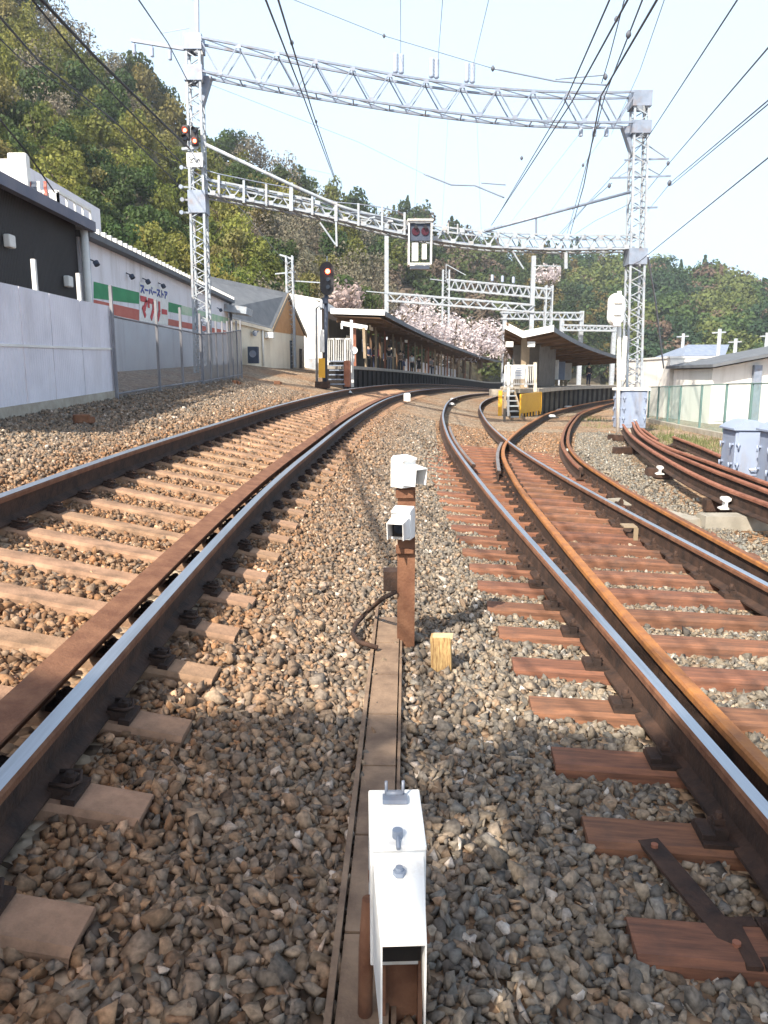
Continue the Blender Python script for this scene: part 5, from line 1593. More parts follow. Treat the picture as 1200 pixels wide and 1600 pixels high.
# pole with arms by the cream house
Yp = 44
t = thing('utility_pole', (at(452, 560, Yp).x, Yp, 1), 'pale lattice pole with short arms rising behind the brown gable', 'utility pole')
tp_ = at(452, 400, Yp); lattice_tower(t, 'pole_frame', (tp_.x, Yp, T(tp_.x, Yp)), tp_, .42, .34, .5, (M_GALV_LT, M_GALV_LT, M_GALV), leg=.09)
mb = MB(); mb.bar(at(437, 398, Yp), at(455, 404, Yp), .09); mb.bar(at(430, 428, Yp), at(462, 425, Yp), .07); mb.bar(at(446, 438, Yp), at(505, 442, Yp), .06); mb.build('cross_arm', M_GALV_LT, t)
for i, (px, pt, pb, Y) in enumerate(((1068, 521, 566, 58), (1125, 514, 566, 50), (1150, 529, 566, 52), (1199, 520, 560, 55))):
    top = at(px, pt, Y); g = Vector((top.x, Y, 0))
    lab = ('pale pole with a small arm standing left of the blue-grey roof', 'tallest pole before the blue-grey roof', 'thin short pole right of the blue-grey roof', 'pale pole at the right edge above the dark roof')[i]
    t = thing('utility_pole', g, lab, 'utility pole')
    MB().tube([g, top], [.17, .12], 8).build('pole_shaft', M_GALV_LT, t)
    MB().bar(top - Vector((.5, 0, .25)), top + Vector((.4, 0, -.2)), .09).build('cross_arm', M_GALV_LT, t)

# ------------------------------------------------------------------ people on the platforms
def skin_mesh(name, verts, edges, radii, m, parent, sub=1):
    me = bpy.data.meshes.new('tmp_skin'); me.from_pydata(verts, edges, [])
    o = bpy.data.objects.new('tmp_skin', me); COL.objects.link(o)
    md = o.modifiers.new('s', 'SKIN'); md.use_smooth_shade = True
    for i, r in enumerate(radii):
        me.skin_vertices[0].data[i].radius = (r, r * .85) if not isinstance(r, tuple) else r
        me.skin_vertices[0].data[i].use_root = (i == 0)
    sb = o.modifiers.new('u', 'SUBSURF'); sb.levels = sub; sb.render_levels = sub
    dg = bpy.context.evaluated_depsgraph_get()
    nm = bpy.data.meshes.new_from_object(o.evaluated_get(dg)); nm.name = name
    bpy.data.objects.remove(o); bpy.data.meshes.remove(me)
    nm.materials.clear(); nm.materials.append(m)
    for p in nm.polygons: p.material_index = 0
    p_ = bpy.data.objects.new(name, nm); COL.objects.link(p_); p_.parent = parent
    return p_
def person(loc, heading, jacket, trousers, label, h=1.66, skirt=False, bag=None, arm=.0):
    t = thing('person', loc, label, 'person', 'people waiting on the platforms')
    k = h / 1.66
    V = lambda *p: tuple(v * k for v in p)
    st = random.uniform(-.03, .03)
    # body: pelvis root, spine, neck, head; arms with hands; legs with feet
    verts = [V(0, 0, .88), V(0, 0, 1.10), V(0, .01, 1.32), V(0, .01, 1.42), V(0, -.005, 1.50), V(0, -.015, 1.60),
             V(.17, .01, 1.36), V(.215, .02, 1.10), V(.20, -.05 - arm, .88 + arm), V(.195, -.07 - arm, .79 + arm),
             V(-.17, .01, 1.36), V(-.215, .02, 1.10), V(-.20, -.06, .87), V(-.195, -.08, .78),
             V(.09, 0, .82), V(.095, -.01 + st, .46), V(.10, .02, .07), V(.11, -.11, .03),
             V(-.09, 0, .82), V(-.095, -.01 - st, .46), V(-.10, .02, .07), V(-.11, -.11, .03)]
    edges = [(0, 1), (1, 2), (2, 3), (3, 4), (4, 5), (2, 6), (6, 7), (7, 8), (8, 9), (2, 10), (10, 11), (11, 12), (12, 13),
             (0, 14), (14, 15), (15, 16), (16, 17), (0, 18), (18, 19), (19, 20), (20, 21)]
    rad = [.12, .11, .12, .05, .075, .085, .055, .042, .032, .04, .055, .042, .032, .04, .08, .055, .04, .035, .08, .055, .04, .035]
    rad = [r * k for r in rad]
    skin_mesh('body', verts, edges, rad, M_SKIN, t)
    jv = [verts[i] for i in (0, 1, 2, 6, 7, 8, 10, 11, 12)]; je = [(0, 1), (1, 2), (2, 3), (3, 4), (4, 5), (2, 6), (6, 7), (7, 8)]
    skin_mesh('jacket', jv, je, [r * k for r in (.155, .145, .15, .075, .06, .05, .075, .06, .05)], jacket, t)
    if skirt:
        mb = MB(); mb.tube([V(0, 0, .98), V(0, 0, .75), V(0, 0, .50)], [.14 * k, .19 * k, .24 * k], 12); mb.build('skirt', trousers, None).parent = t
    else:
        tv = [verts[i] for i in (0, 14, 15, 16, 18, 19, 20)]; te = [(0, 1), (1, 2), (2, 3), (0, 4), (4, 5), (5, 6)]
        skin_mesh('trousers', tv, te, [r * k for r in (.13, .10, .075, .06, .10, .075, .06)], trousers, t)
    mb = MB(); mb.tube([V(0, .02, 1.50), V(0, .02, 1.57), V(0, .01, 1.64), V(0, .0, 1.70)], [.09 * k, .105 * k, .10 * k, .035 * k], 10); mb.build('hair', M_HAIR, None).parent = t
    if bag:
        b_ = MB().box(V(.27, -.04, .66), (.10 * k, .30 * k, .24 * k)).build('shoulder_bag', bag, None); b_.parent = t
    t.rotation_euler = (0, 0, heading)
    t.location = loc
    return t
M_CL = [mat('black_cloth', (0.02, 0.02, 0.025), None), mat('navy_cloth', (0.03, 0.04, 0.09), None), mat('red_cloth', (0.35, 0.05, 0.07), None), mat('grey_cloth', (0.20, 0.20, 0.21), None), mat('white_cloth', (0.65, 0.64, 0.62), None), mat('brown_cloth', (0.16, 0.10, 0.06), None)]
PEOPLE = [(49.5, -2.0, 0, 1, 'person in a black jacket standing nearest the mast signal on the dark platform', None),
          (52.0, -2.4, 2, 0, 'person in a red jacket among those near the front of the dark platform', None),
          (54.5, -1.9, 4, 1, 'person in a white top and navy trousers on the dark platform', None),
          (57.0, -2.6, 1, 0, 'person in a navy jacket and black trousers on the dark platform', M_CL[0]),
          (60.0, -2.0, 3, 1, 'person in a grey jacket halfway along the dark platform', None),
          (66.5, -2.1, 2, 0, 'person in red with dark skirt standing apart, halfway down the dark platform', None),
          (71.0, -2.4, 0, 0, 'person in all black beyond the one in red with a skirt', None),
          (50.8, -2.7, 1, 0, 'person in navy and black standing back from the platform edge near its front end', None),
          (53.2, -1.7, 0, 3, 'person in a black top and grey trousers close to the platform edge', None),
          (58.6, -1.8, 5, 0, 'person in a brown jacket beside the one in grey on the dark platform', None),
          (62.5, -2.3, 0, 1, 'person in black and navy between the one in grey and the one with a skirt', None),
          (64.0, -1.8, 4, 0, 'person in a white top and black trousers midway along the dark platform', None),
          (74.0, -1.9, 3, 0, 'person in grey and black near the far end of the dark platform', None),
          (77.0, -2.2, 5, 1, 'person in a brown coat farthest along the dark platform', M_CL[1])]
for i, (y, off, j, tr, lab, bag) in enumerate(PEOPLE):
    p = offset_line(railF, off, y); p.z = LPZ[0](y)
    person(p, random.uniform(-.8, .8), M_CL[j], M_CL[tr], lab, h=random.choice((1.58, 1.64, 1.70, 1.74)), skirt=('skirt' in lab), bag=bag, arm=.12 if i in (2, 4) else 0)
p = offset_line(railB, -1.6, 56); p.z = IPZ(56)
person(p, .4, M_CL[0], M_CL[1], 'person in dark clothes standing alone on the island platform')

# ------------------------------------------------------------------ overhead wires
def wire(pts, r, label, m=None, cat='wire', name='overhead_wire', sag=0.0, group=None, n=10):
    P = [at(*p) for p in pts]
    out = []
    if pts[0][1] < 0 or pts[0][0] < 0 or pts[0][0] > 1200:      # carries on overhead behind the viewer
        d = P[0] - P[1]; d = d / max(1e-6, abs(d.y)); d.z *= .35
        L = P[0].y + 14
        out += [P[0] + d * L, P[0] + d * (L * .5)]
    for i in range(len(P) - 1):
        for k in range(n):
            t = k / n
            q = lerp(P[i], P[i + 1], t); q.z -= sag * 4 * t * (1 - t); out.append(q)
    out.append(P[-1])
    o = MB().tube(out, r, 5).build(name, m or M_WIRE, loc=P[0])
    return tag(o, label, cat, group)
wire([(413, -6, 8), (470, 140, 13.5), (521, 276, 24)], .011, 'left wire of the pair above the guarded track')
wire([(433, -6, 8), (490, 180, 15), (524, 280, 24)], .011, 'right wire of the pair above the guarded track, with clamps')
wire([(955, -6, 8), (880, 165, 13), (776, 340, 27)], .010, 'upper wire of the pair passing down left of the right lattice tower')
wire([(984, -6, 8), (893, 160, 13), (768, 352, 27)], .012, 'lower thick wire of the pair passing down left of the right lattice tower')
wire([(1006, -6, 8.5), (945, 150, 15), (905, 300, 24), (884, 372, 40)], .010, 'thin wire of the bundle crossing the right part of the gantry beam')
wire([(1030, -6, 8.5), (939, 150, 14), (912, 290, 22), (889, 372, 40)], .015, 'thick wire of the bundle crossing the right part of the gantry beam')
wire([(977, -6, 8.5), (952, 90, 11), (940, 130, 12.5)], .007, 'short thin wire rising to the pull-off fitting above the gantry')
wire([(1040, -6, 9), (1000, 110, 14), (955, 210, 26.8)], .005, 'faint thin wire right of the wire bundle')
wire([(1156, -6, 10), (1010, 218, 26.5)], .012, 'black feeder wire meeting the right lattice tower highest')
wire([(1010, 218, 26.5), (868, 372, 45)], .012, 'black feeder wire continuing beyond the right lattice tower towards the canopy')
wire([(1206, 68, 10), (1043, 258, 26.8)], .012, 'black feeder wire ending on the upper cross arm of the right tower')
wire([(1043, 258, 26.8), (1004, 306, 40)], .014, 'short run of feeder wire behind the right tower cross arm')
wire([(1206, 152, 11), (1046, 287, 26.8)], .011, 'upper of two feeder wires ending on the lower cross arm')
wire([(1206, 158, 11), (1048, 290, 26.8)], .010, 'lower of two feeder wires ending on the lower cross arm')
wire([(1046, 288, 26.8), (1010, 332, 45)], .012, 'short feeder wire passing behind the right tower below the cross arms')
wire([(1206, 242, 12), (1000, 408, 27)], .012, 'long lowest feeder wire reaching the right tower at the signal bridge')
wire([(1000, 408, 27), (985, 415, 27.3)], .014, 'short jumper wire on the plate of the right tower')
wire([(956, 286, 27), (917, 320, 33), (878, 366, 45)], .013, 'wire from the left end of the lower cross arm towards the canopy')
wire([(985, 318, 27.2), (930, 345, 36), (892, 370, 45)], .010, 'thin wire leaving the right tower above the signal bridge')
wire([(1012, 400, 27), (1024, 470, 30), (1037, 575, 34)], .035, 'grey-green cable slanting down from the right tower to the shed', M_GALV)
wire([(445, -6, 20), (600, 56, 20.5), (770, 107, 20.5)], .008, 'thin span wire with bead insulators above the gantry beam')
wire([(770, 107, 20.5), (868, 127, 20.5), (948, 133, 20.5)], .022, 'thicker pull-off tube above the right end of the gantry beam', M_GALV)
wire([(868, 124, 20.5), (948, 117, 20.5)], .018, 'upper pull-off arm above the right end of the gantry beam', M_GALV)
wire([(318, 128, 25.6), (560, 222, 29), (665, 273, 30), (700, 288, 30)], .006, 'faint span wire in the sky over the signal bridge')
wire([(662, 272, 30), (705, 289, 30), (742, 290, 30), (788, 309, 30)], .030, 'curved pull-off arm in the sky over the signal bridge', M_GALV)
wire([(752, 286, 30), (790, 289, 30)], .024, 'short straight pull-off arm in the sky over the signal bridge', M_GALV)
for i, (a, b) in enumerate(((626, 626), (692, 684), (765, 738))):
    wire([(a, -6, 14), (b, 92 + i * 8, on(b, 100).y)], .006, ('thin wire rising straight from the left pair of pin insulators', 'thin wire rising from the middle pair of pin insulators', 'thin wire rising from the right pair of pin insulators')[i])
for i, (a, b) in enumerate(((655, 646), (700, 690), (745, 752))):
    wire([(a, 185, 26.6), (b, 362, 26.9)], .004, ('faint drop wire beyond the left pair of pin insulators', 'faint drop wire beyond the middle pair of pin insulators', 'faint drop wire beyond the right pair of pin insulators')[i])
wire([(908, 206, 27), (800, 345, 45)], .006, 'faint wire from the left small insulator under the gantry beam')
wire([(948, 206, 27), (850, 345, 45)], .006, 'faint wire from the right small insulator under the gantry beam')
# left side power cables
wire([(60, -6, 12), (150, 90, 15), (262, 200, 20), (296, 232, 25)], .030, 'upper thick black cable running down the hillside to the left tower', M_WIRE_DK)
wire([(46, -6, 12), (140, 110, 15), (250, 222, 20), (292, 262, 25)], .018, 'lower black cable running down the hillside to the left tower', M_WIRE_DK)
wire([(-6, 20, 12), (60, 95, 16), (180, 190, 22), (290, 300, 30)], .022, 'dark cable slanting across the forest behind the left tower', M_WIRE_DK)
wire([(-6, 55, 10), (30, 90, 12), (120, 150, 16), (200, 215, 22), (290, 262, 29)], .010, 'thin dark cable drooping across the forest', M_WIRE_DK)
wire([(213, -6, 14), (262, 66, 22), (294, 128, 25.3)], .015, 'wire passing the outrigger arm down to the left tower')
wire([(92, -6, 20), (118, 36, 26), (132, 54, 30)], .010, 'short thin wire high over the ridge at the upper left')
wire([(318, 215, 25.5), (420, 250, 35), (530, 275, 50)], .006, 'faint wire leaving the left tower over the forest')
wire([(318, 270, 25.5), (380, 330, 34), (470, 440, 43)], .012, 'grey cable dropping from the left tower to the lattice pole', M_GALV)
wire([(-6, 180, 9), (40, 235, 11), (85, 300, 13)], .012, 'dark cable crossing the left edge above the terrace', M_WIRE_DK)
def clamp(px, py, Y, label, r=.07):
    r *= .55
    c = at(px, py, Y)
    mb = MB(); mb.tube([c - Vector((0, 0, r * 1.4)), c - Vector((0, 0, r * .4)), c + Vector((0, 0, r * .4)), c + Vector((0, 0, r * 1.4))], [r * .3, r, r, r * .3], 10)
    o = mb.build('wire_insulator', M_WIRE, loc=c); tag(o, label, 'insulator')
clamp(456, 67, 10.5, 'dark bead on the pair of wires above the guarded track, highest', .045)
clamp(494, 190, 15.5, 'dark bead on the pair of wires above the guarded track, below the gantry beam', .045)
clamp(600, 56, 20.5, 'dark bead at the left end of the thin span wire')
clamp(770, 107, 20.5, 'dark bead where the span wire meets the thick tube', .09)
clamp(982, 54, 9.9, 'dark bead on the thick wire bundle at the top right', .06)
clamp(963, 30, 9.5, 'dark bead on the lower wire left of the bundle at the top right', .045)
clamp(946, 120, 20.5, 'dark fitting at the end of the upper pull-off arm', .10)
clamp(815, 247, 18, 'dark bead on the wire pair passing under the gantry beam', .06)
clamp(911, 258, 20, 'dark bead on the bundle of wires below the gantry beam', .06)
clamp(895, 325, 28, 'dark bead low on the bundle of wires above the signal bridge', .07)
clamp(952, 290, 27, 'insulator at the left end of the lower cross arm', .11)
clamp(1044, 255, 26.8, 'insulator at the end of the upper cross arm', .10)
clamp(1046, 286, 26.8, 'insulator at the right end of the lower cross arm', .13)

# ------------------------------------------------------------------ hills
def hill(name, cols, m, nS=26, treeh=5.0):
    """cols: (px, ridge_py, Yridge, Yfoot). Ridge set so that treetops reach the skyline."""
    fine = []
    for a, b in zip(cols, cols[1:]):
        k = max(1, int(abs(b[0] - a[0]) / 22))
        for i in range(k):
            t = i / k; fine.append(tuple(a[j] + (b[j] - a[j]) * t for j in range(4)))
    fine.append(cols[-1])
    grid = []
    for (px, ry, yr, yf) in fine:
        rp = at(px, ry, yr); rp.z -= treeh
        ft = Vector((at(px, 560, yf).x, yf, 0)); ft.z = T(ft.x, ft.y) - .5
        col = []
        for s in range(nS + 8):
            u = s / (nS - 1)
            if u <= 1:
                p = lerp(ft, rp, u); p.z = ft.z + (rp.z - ft.z) * (u ** .92)
                p.z += 1.2 * math.sin(px * .05 + u * 9) * math.sin(u * math.pi) + .8 * math.sin(px * .13 - u * 17) * math.sin(u * math.pi)
            else:
                e = u - 1
                p = rp + Vector((rp.x / yr * yr * e * .8, yr * e * .8, -yr * e * .25))
            col.append(p)
        grid.append(col)
    mb = MB(); n = len(grid[0])
    for c in grid: mb.v += c
    for i in range(len(grid) - 1):
        for j in range(n - 1):
            mb.quad((i * n + j, (i + 1) * n + j, (i + 1) * n + j + 1, i * n + j + 1), 0, True)
    o = mb.build(name, m); tag(o, kind='structure')
    return fine, grid
M_HILL = mat('forest_floor', (0.055, 0.058, 0.028), (0.10, 0.085, 0.045), scale=.12, rough=.95, detail=8)
M_HILL2 = mat('brown_slope', (0.10, 0.075, 0.05), (0.05, 0.05, 0.025), scale=.1, rough=.95, detail=8)
LEFT = [(-420, -320, 110, 40), (-200, -180, 125, 44), (0, -62, 140, 46), (70, -2, 145, 48), (130, 48, 150, 50), (190, 90, 155, 52), (230, 110, 158, 54), (290, 186, 165, 56),
        (330, 202, 170, 58), (400, 225, 180, 60), (450, 264, 190, 62), (490, 298, 200, 64), (540, 314, 210, 66), (580, 344, 220, 72), (607, 358, 230, 84)]
MID = [(560, 345, 235, 100), (600, 348, 240, 110), (628, 318, 245, 115), (655, 322, 250, 120), (690, 346, 255, 128), (740, 364, 265, 138), (800, 388, 280, 150), (870, 402, 300, 165), (940, 420, 310, 175)]
RIGHT = [(800, 405, 300, 200), (860, 398, 305, 200), (900, 393, 310, 200), (950, 398, 310, 198), (1000, 403, 310, 195), (1060, 410, 305, 190), (1100, 420, 300, 186), (1150, 430, 295, 180), (1200, 441, 290, 175), (1320, 462, 280, 165), (1500, 480, 260, 150)]
LF, LG = hill('hill', LEFT, M_HILL, treeh=5.5)
MF, MG = hill('hill', MID, M_HILL2, treeh=5.0)
RF, RG = hill('hill', RIGHT, M_HILL, treeh=5.0)
def project(p):
    v = Vector(p) - Vector((0, 0, CAMZ))
    zc = v.y * CP - v.z * SP
    if zc <= .1: return (9999, 9999)
    return (600 + FPX * v.x / zc, 800 - FPX * (v.y * SP + v.z * CP) / zc)

# ------------------------------------------------------------------ trees
def crown_arrays(rng, n, leaf, lobes, squash=1.0, cone=False):
    """leaf quads of a unit crown sitting with its base at z=0"""
    L = []
    if cone:
        zz = rng.random(n) ** 0.8
        ang = rng.random(n) * 2 * np.pi
        rr = (1.05 - zz) * .62 * np.sqrt(rng.random(n) * .75 + .25) * (1 + .22 * np.sin(ang * 5 + zz * 30))
        c = np.stack([np.cos(ang) * rr, np.sin(ang) * rr, zz * 2.5], 1)
        nrm = np.stack([np.cos(ang), np.sin(ang), np.full(n, .35)], 1)
    else:
        cen = np.array([[0, 0, .95]] + [[math.cos(a) * r_, math.sin(a) * r_, z] for a, r_, z in lobes])
        rad = np.array([.62] + [.36 + .16 * rng.random() for _ in lobes])
        k = rng.choice(len(cen), n, p=(rad ** 2) / (rad ** 2).sum())
        d = rng.normal(size=(n, 3)); d /= np.linalg.norm(d, axis=1)[:, None]
        rr = rad[k] * (.55 + .5 * rng.random(n) ** .6)
        c = cen[k] + d * rr[:, None]
        c[:, 2] = np.maximum(c[:, 2] * squash, .12)
        nrm = d
    nrm = nrm + rng.normal(size=(n, 3)) * .55
    nrm /= np.linalg.norm(nrm, axis=1)[:, None]
    a = np.cross(nrm, rng.normal(size=(n, 3))); a /= np.linalg.norm(a, axis=1)[:, None]
    b = np.cross(nrm, a)
    s = leaf * (.6 + .8 * rng.random(n))[:, None]
    bend = nrm * s * .3
    q = np.stack([c - a * s, c - b * s * .6 - bend * .2, c + a * s, c + b * s * .6 + bend], 1)   # n,4,3
    return q
def quads_object(name, q, m, parent=None, cols=None):
    n = len(q)
    me = bpy.data.meshes.new(name)
    me.vertices.add(n * 4); me.vertices.foreach_set('co', q.reshape(-1).astype(np.float32))
    me.loops.add(n * 4); me.loops.foreach_set('vertex_index', np.arange(n * 4, dtype=np.int32))
    me.polygons.add(n); me.polygons.foreach_set('loop_start', np.arange(0, n * 4, 4, dtype=np.int32)); me.polygons.foreach_set('loop_total', np.full(n, 4, dtype=np.int32))
    if cols is not None:
        at_ = me.color_attributes.new('tint', 'FLOAT_COLOR', 'POINT')
        c4 = np.concatenate([np.repeat(cols, 4, 0), np.ones((n * 4, 1))], 1)
        at_.data.foreach_set('color', c4.reshape(-1).astype(np.float32))
    me.update(); me.validate()
    me.materials.append(m)
    o = bpy.data.objects.new(name, me); COL.objects.link(o)
    if parent is not None: o.parent = parent
    return o
def trunk_mesh(rng, h=1.2, r=.07, limbs=5, reach=.55):
    mb = MB()
    mb.tube([(0, 0, -.35), (.02, 0, h * .4), (-.01, .02, h * .8), (.02, 0, h * 1.25)], [r * 1.3, r, r * .75, r * .3], 7)
    for i in range(limbs):
        a = i * 2.4 + rng.random(); z = h * (.45 + .12 * i)
        e = Vector((math.cos(a) * reach, math.sin(a) * reach, z + .35 + .2 * rng.random()))
        mb.tube([(0, 0, z), Vector((0, 0, z)).lerp(e, .5) + Vector((0, 0, .02)), e], [r * .55, r * .38, r * .12], 5)
    return mb
M_BARK = mat('grey_brown_bark', (0.10, 0.075, 0.055), (0.16, 0.12, 0.09), scale=8, rough=.95)
KINDS = [
    ('broadleaf_tree', 'dark green evergreen tree with a round crown on the wooded hillside', mat_leaf('dark_green_leaves', (0.036, 0.066, 0.020), (0.078, 0.118, 0.030)), dict(n=1240, leaf=0.090, squash=1.0)),
    ('broadleaf_tree', 'olive green tree with a broad crown on the wooded hillside', mat_leaf('olive_leaves', (0.105, 0.128, 0.024), (0.175, 0.180, 0.038)), dict(n=1240, leaf=0.086, squash=1.05)),
    ('broadleaf_tree', 'yellowish green tree with fresh leaves on the wooded hillside', mat_leaf('yellow_green_leaves', (0.165, 0.175, 0.035), (0.26, 0.24, 0.055)), dict(n=1200, leaf=0.083, squash=1.15)),
    ('broadleaf_tree', 'tree with rusty brown spring foliage on the wooded hillside', mat_leaf('rusty_leaves', (0.135, 0.125, 0.042), (0.22, 0.185, 0.058)), dict(n=1120, leaf=0.079, squash=1.0)),
    ('conifer_tree', 'slender pointed blue-green conifer on the wooded hillside', mat_leaf('conifer_needles', (0.045, 0.066, 0.042), (0.080, 0.105, 0.062)), dict(n=1120, leaf=0.079, cone=True)),
    ('bare_tree', 'grey brown tree with thin bare twigs on the wooded hillside', mat_leaf('bare_twigs', (0.125, 0.115, 0.08), (0.19, 0.165, 0.115), transl=.05), dict(n=840, leaf=0.061, squash=1.1)),
]
PROTO = []
for ki, (nm, lab, m, kw) in enumerate(KINDS):
    vs = []
    for v in range(2):
        rng = np.random.default_rng(100 + ki * 7 + v)
        lobes = [(rng.random() * 6.28, .35 + .3 * rng.random(), .55 + .95 * rng.random()) for _ in range(8)]
        q = crown_arrays(rng, kw['n'], kw['leaf'], lobes, kw.get('squash', 1), kw.get('cone', False))
        root = thing(nm, (0, 0, -500), lab, 'tree', 'trees on the wooded hillside')
        tr = trunk_mesh(rng, 1.1 if not kw.get('cone') else 1.9, .06, 4 if kw.get('cone') else 6).build('trunk', M_BARK, None); tr.parent = root
        quads_object('crown', q, m, root)
        vs.append([root, False])
    PROTO.append(vs)
def put_tree(kind, loc, s, rz, sz=1.0, label=None):
    slot = PROTO[kind][random.randrange(2)]
    if not slot[1]:
        r_ = slot[0]; slot[1] = True
    else:
        src = slot[0]
        r_ = src.copy(); COL.objects.link(r_)
        for ch in slot[2]:
            c = ch.copy(); COL.objects.link(c); c.parent = r_
    r_.location = loc; r_.scale = (s, s, s * sz); r_.rotation_euler = (0, 0, rz)
    return r_
for vs in PROTO:
    for s in vs: s.append(list(s[0].children))
def roofline(px):
    """lowest photo row where the hillside still shows"""
    pts = [(-80, 235), (0, 250), (40, 300), (120, 330), (150, 372), (300, 440), (440, 460), (470, 468), (560, 480), (620, 490)]
    for a, b in zip(pts, pts[1:]):
        if a[0] <= px <= b[0]: return a[1] + (b[1] - a[1]) * (px - a[0]) / (b[0] - a[0])
    return 480
placed = []
tries = 0
rt = random.Random(5)
while len(placed) < 285 and tries < 60000:
    tries += 1
    i = rt.randrange(len(LG)); u = rt.random()
    nS = 26
    jf = u * (nS - 1) * 1.03; j = int(jf)
    a = LG[i][j].lerp(LG[i][j + 1], jf - j)
    if i + 1 < len(LG): b = LG[i + 1][j].lerp(LG[i + 1][j + 1], jf - j); a = a.lerp(b, rt.random())
    px, py = project(a + Vector((0, 0, 3)))
    if px < -60 or px > 605 or py < -50 or py > roofline(px) + 22: continue
    md = 21 + 9 * rt.random()
    if any((px - q[0]) ** 2 + ((py - q[1]) * 1.15) ** 2 < md * md for q in placed): continue
    placed.append((px, py, a, jf / (nS - 1)))
for (px, py, a, u) in placed:
    r_ = rt.random()
    cluster = math.sin(px * .021 + 1.3) + math.sin(py * .027 + px * .011) + rt.uniform(-.9, .9)
    if px > 395 and py > 320: k = 5 if r_ < .42 else (0 if r_ < .75 else (1 if r_ < .9 else 3))
    elif u > .86: k = 4 if r_ < .15 else (0 if r_ < .55 else (1 if r_ < .8 else 5))
    elif cluster > .7: k = 2 if r_ < .5 else (1 if r_ < .8 else 3)
    elif cluster > -.4: k = 1 if r_ < .5 else (2 if r_ < .68 else (0 if r_ < .9 else 3))
    else: k = 0 if r_ < .72 else (4 if r_ < .77 else 1)
    if px < 230 and py < 210 and r_ < .10: k = 5
    s = a.y * rt.uniform(22, 33) / FPX
    s = min(max(s, 1.7), 4.8) * (.62 if k == 4 else 1)
    put_tree(k, a - Vector((0, 0, .25 * s)), s, rt.uniform(0, 6.28), rt.uniform(.9, 1.3))
for vs in PROTO:
    for s in vs:
        if not s[1]:
            for c in list(s[0].children): bpy.data.objects.remove(c)
            bpy.data.objects.remove(s[0])

# far woods read as one mass each
def tint_leaf(name):
    m = bpy.data.materials.new(name); m.use_nodes = True
    nt = m.node_tree; b = nt.nodes['Principled BSDF']; b.inputs['Roughness'].default_value = .65; b.inputs['Specular IOR Level'].default_value = .2
    ca = nt.nodes.new('ShaderNodeVertexColor'); ca.layer_name = 'tint'
    nt.links.new(ca.outputs[0], b.inputs['Base Color'])
    out = [n for n in nt.nodes if n.type == 'OUTPUT_MATERIAL'][0]
    tr = nt.nodes.new('ShaderNodeBsdfTranslucent'); nt.links.new(ca.outputs[0], tr.inputs[0])
    mx = nt.nodes.new('ShaderNodeMixShader'); mx.inputs[0].default_value = .2
    nt.links.new(b.outputs[0], mx.inputs[1]); nt.links.new(tr.outputs[0], mx.inputs[2]); nt.links.new(mx.outputs[0], out.inputs[0])
    return m
M_WOOD = tint_leaf('far_wood_leaves')
def far_wood(name, G, n, seed, palette, r0, r1, pxmin, pxmax, label):
    rng = np.random.default_rng(seed); Q = []; Cc = []
    protos = []
    for v in range(5):
        lobes = [(rng.random() * 6.28, .35 + .3 * rng.random(), .5 + 1.0 * rng.random()) for _ in range(7)]
        protos.append(crown_arrays(rng, 420, .12, lobes, 1.1))
    protos.append(crown_arrays(rng, 380, .11, [], cone=True))
    nS = 26; k = 0; guard = 0
    while k < n and guard < n * 20:
        guard += 1
        i = rng.integers(0, len(G) - 1); jf = rng.random() * (nS - 1) * 1.03; j = int(jf)
        a = G[i][j].lerp(G[i][j + 1], jf - j).lerp(G[i + 1][j].lerp(G[i + 1][j + 1], jf - j), rng.random())
        px, py = project(a)
        if not (pxmin < px < pxmax): continue
        s = rng.uniform(r0, r1); an = rng.random() * 6.28
        top = jf > (nS - 1) * .88
        q = protos[5 if (top and rng.random() < .4) else rng.integers(0, 5)] * s
        ca, sa = math.cos(an), math.sin(an)
        q = np.stack([q[..., 0] * ca - q[..., 1] * sa, q[..., 0] * sa + q[..., 1] * ca, q[..., 2]], -1) + np.array([a.x, a.y, a.z - .2 * s])
        w = math.sin(px * .035) + math.sin(py * .06 + px * .02) + rng.normal() * .8
        c = palette(w, px, py, rng)
        Q.append(q); Cc.append(np.array(c)[None, :] * (.8 + .4 * rng.random((len(q), 1)))); k += 1
    o = quads_object(name, np.concatenate(Q), M_WOOD, None, np.concatenate(Cc))
    tag(o, label, 'forest', None, 'stuff')
def pal_right(w, px, py, rng):
    if rng.random() < .08: return (.15, .105, .075)
    return (.034, .066, .032) if w < -.6 else ((.066, .108, .036) if w < .6 else (.115, .140, .042))
def pal_mid(w, px, py, rng):
    r_ = rng.random()
    if px > 790: return (.13, .105, .035) if r_ < .35 else ((.05, .075, .028) if r_ < .8 else (.03, .05, .02))
    if r_ < .40: return (.13, .10, .075)
    return (.045, .07, .025) if w < .3 else (.085, .11, .035)
far_wood('forest', RG, 520, 21, pal_right, 3.0, 5.2, 840, 1340, 'wooded hillside beyond the white buildings on the right')
far_wood('forest', MG, 330, 22, pal_mid, 2.4, 4.4, 565, 960, 'mixed green and bare wood on the slope above the canopies')

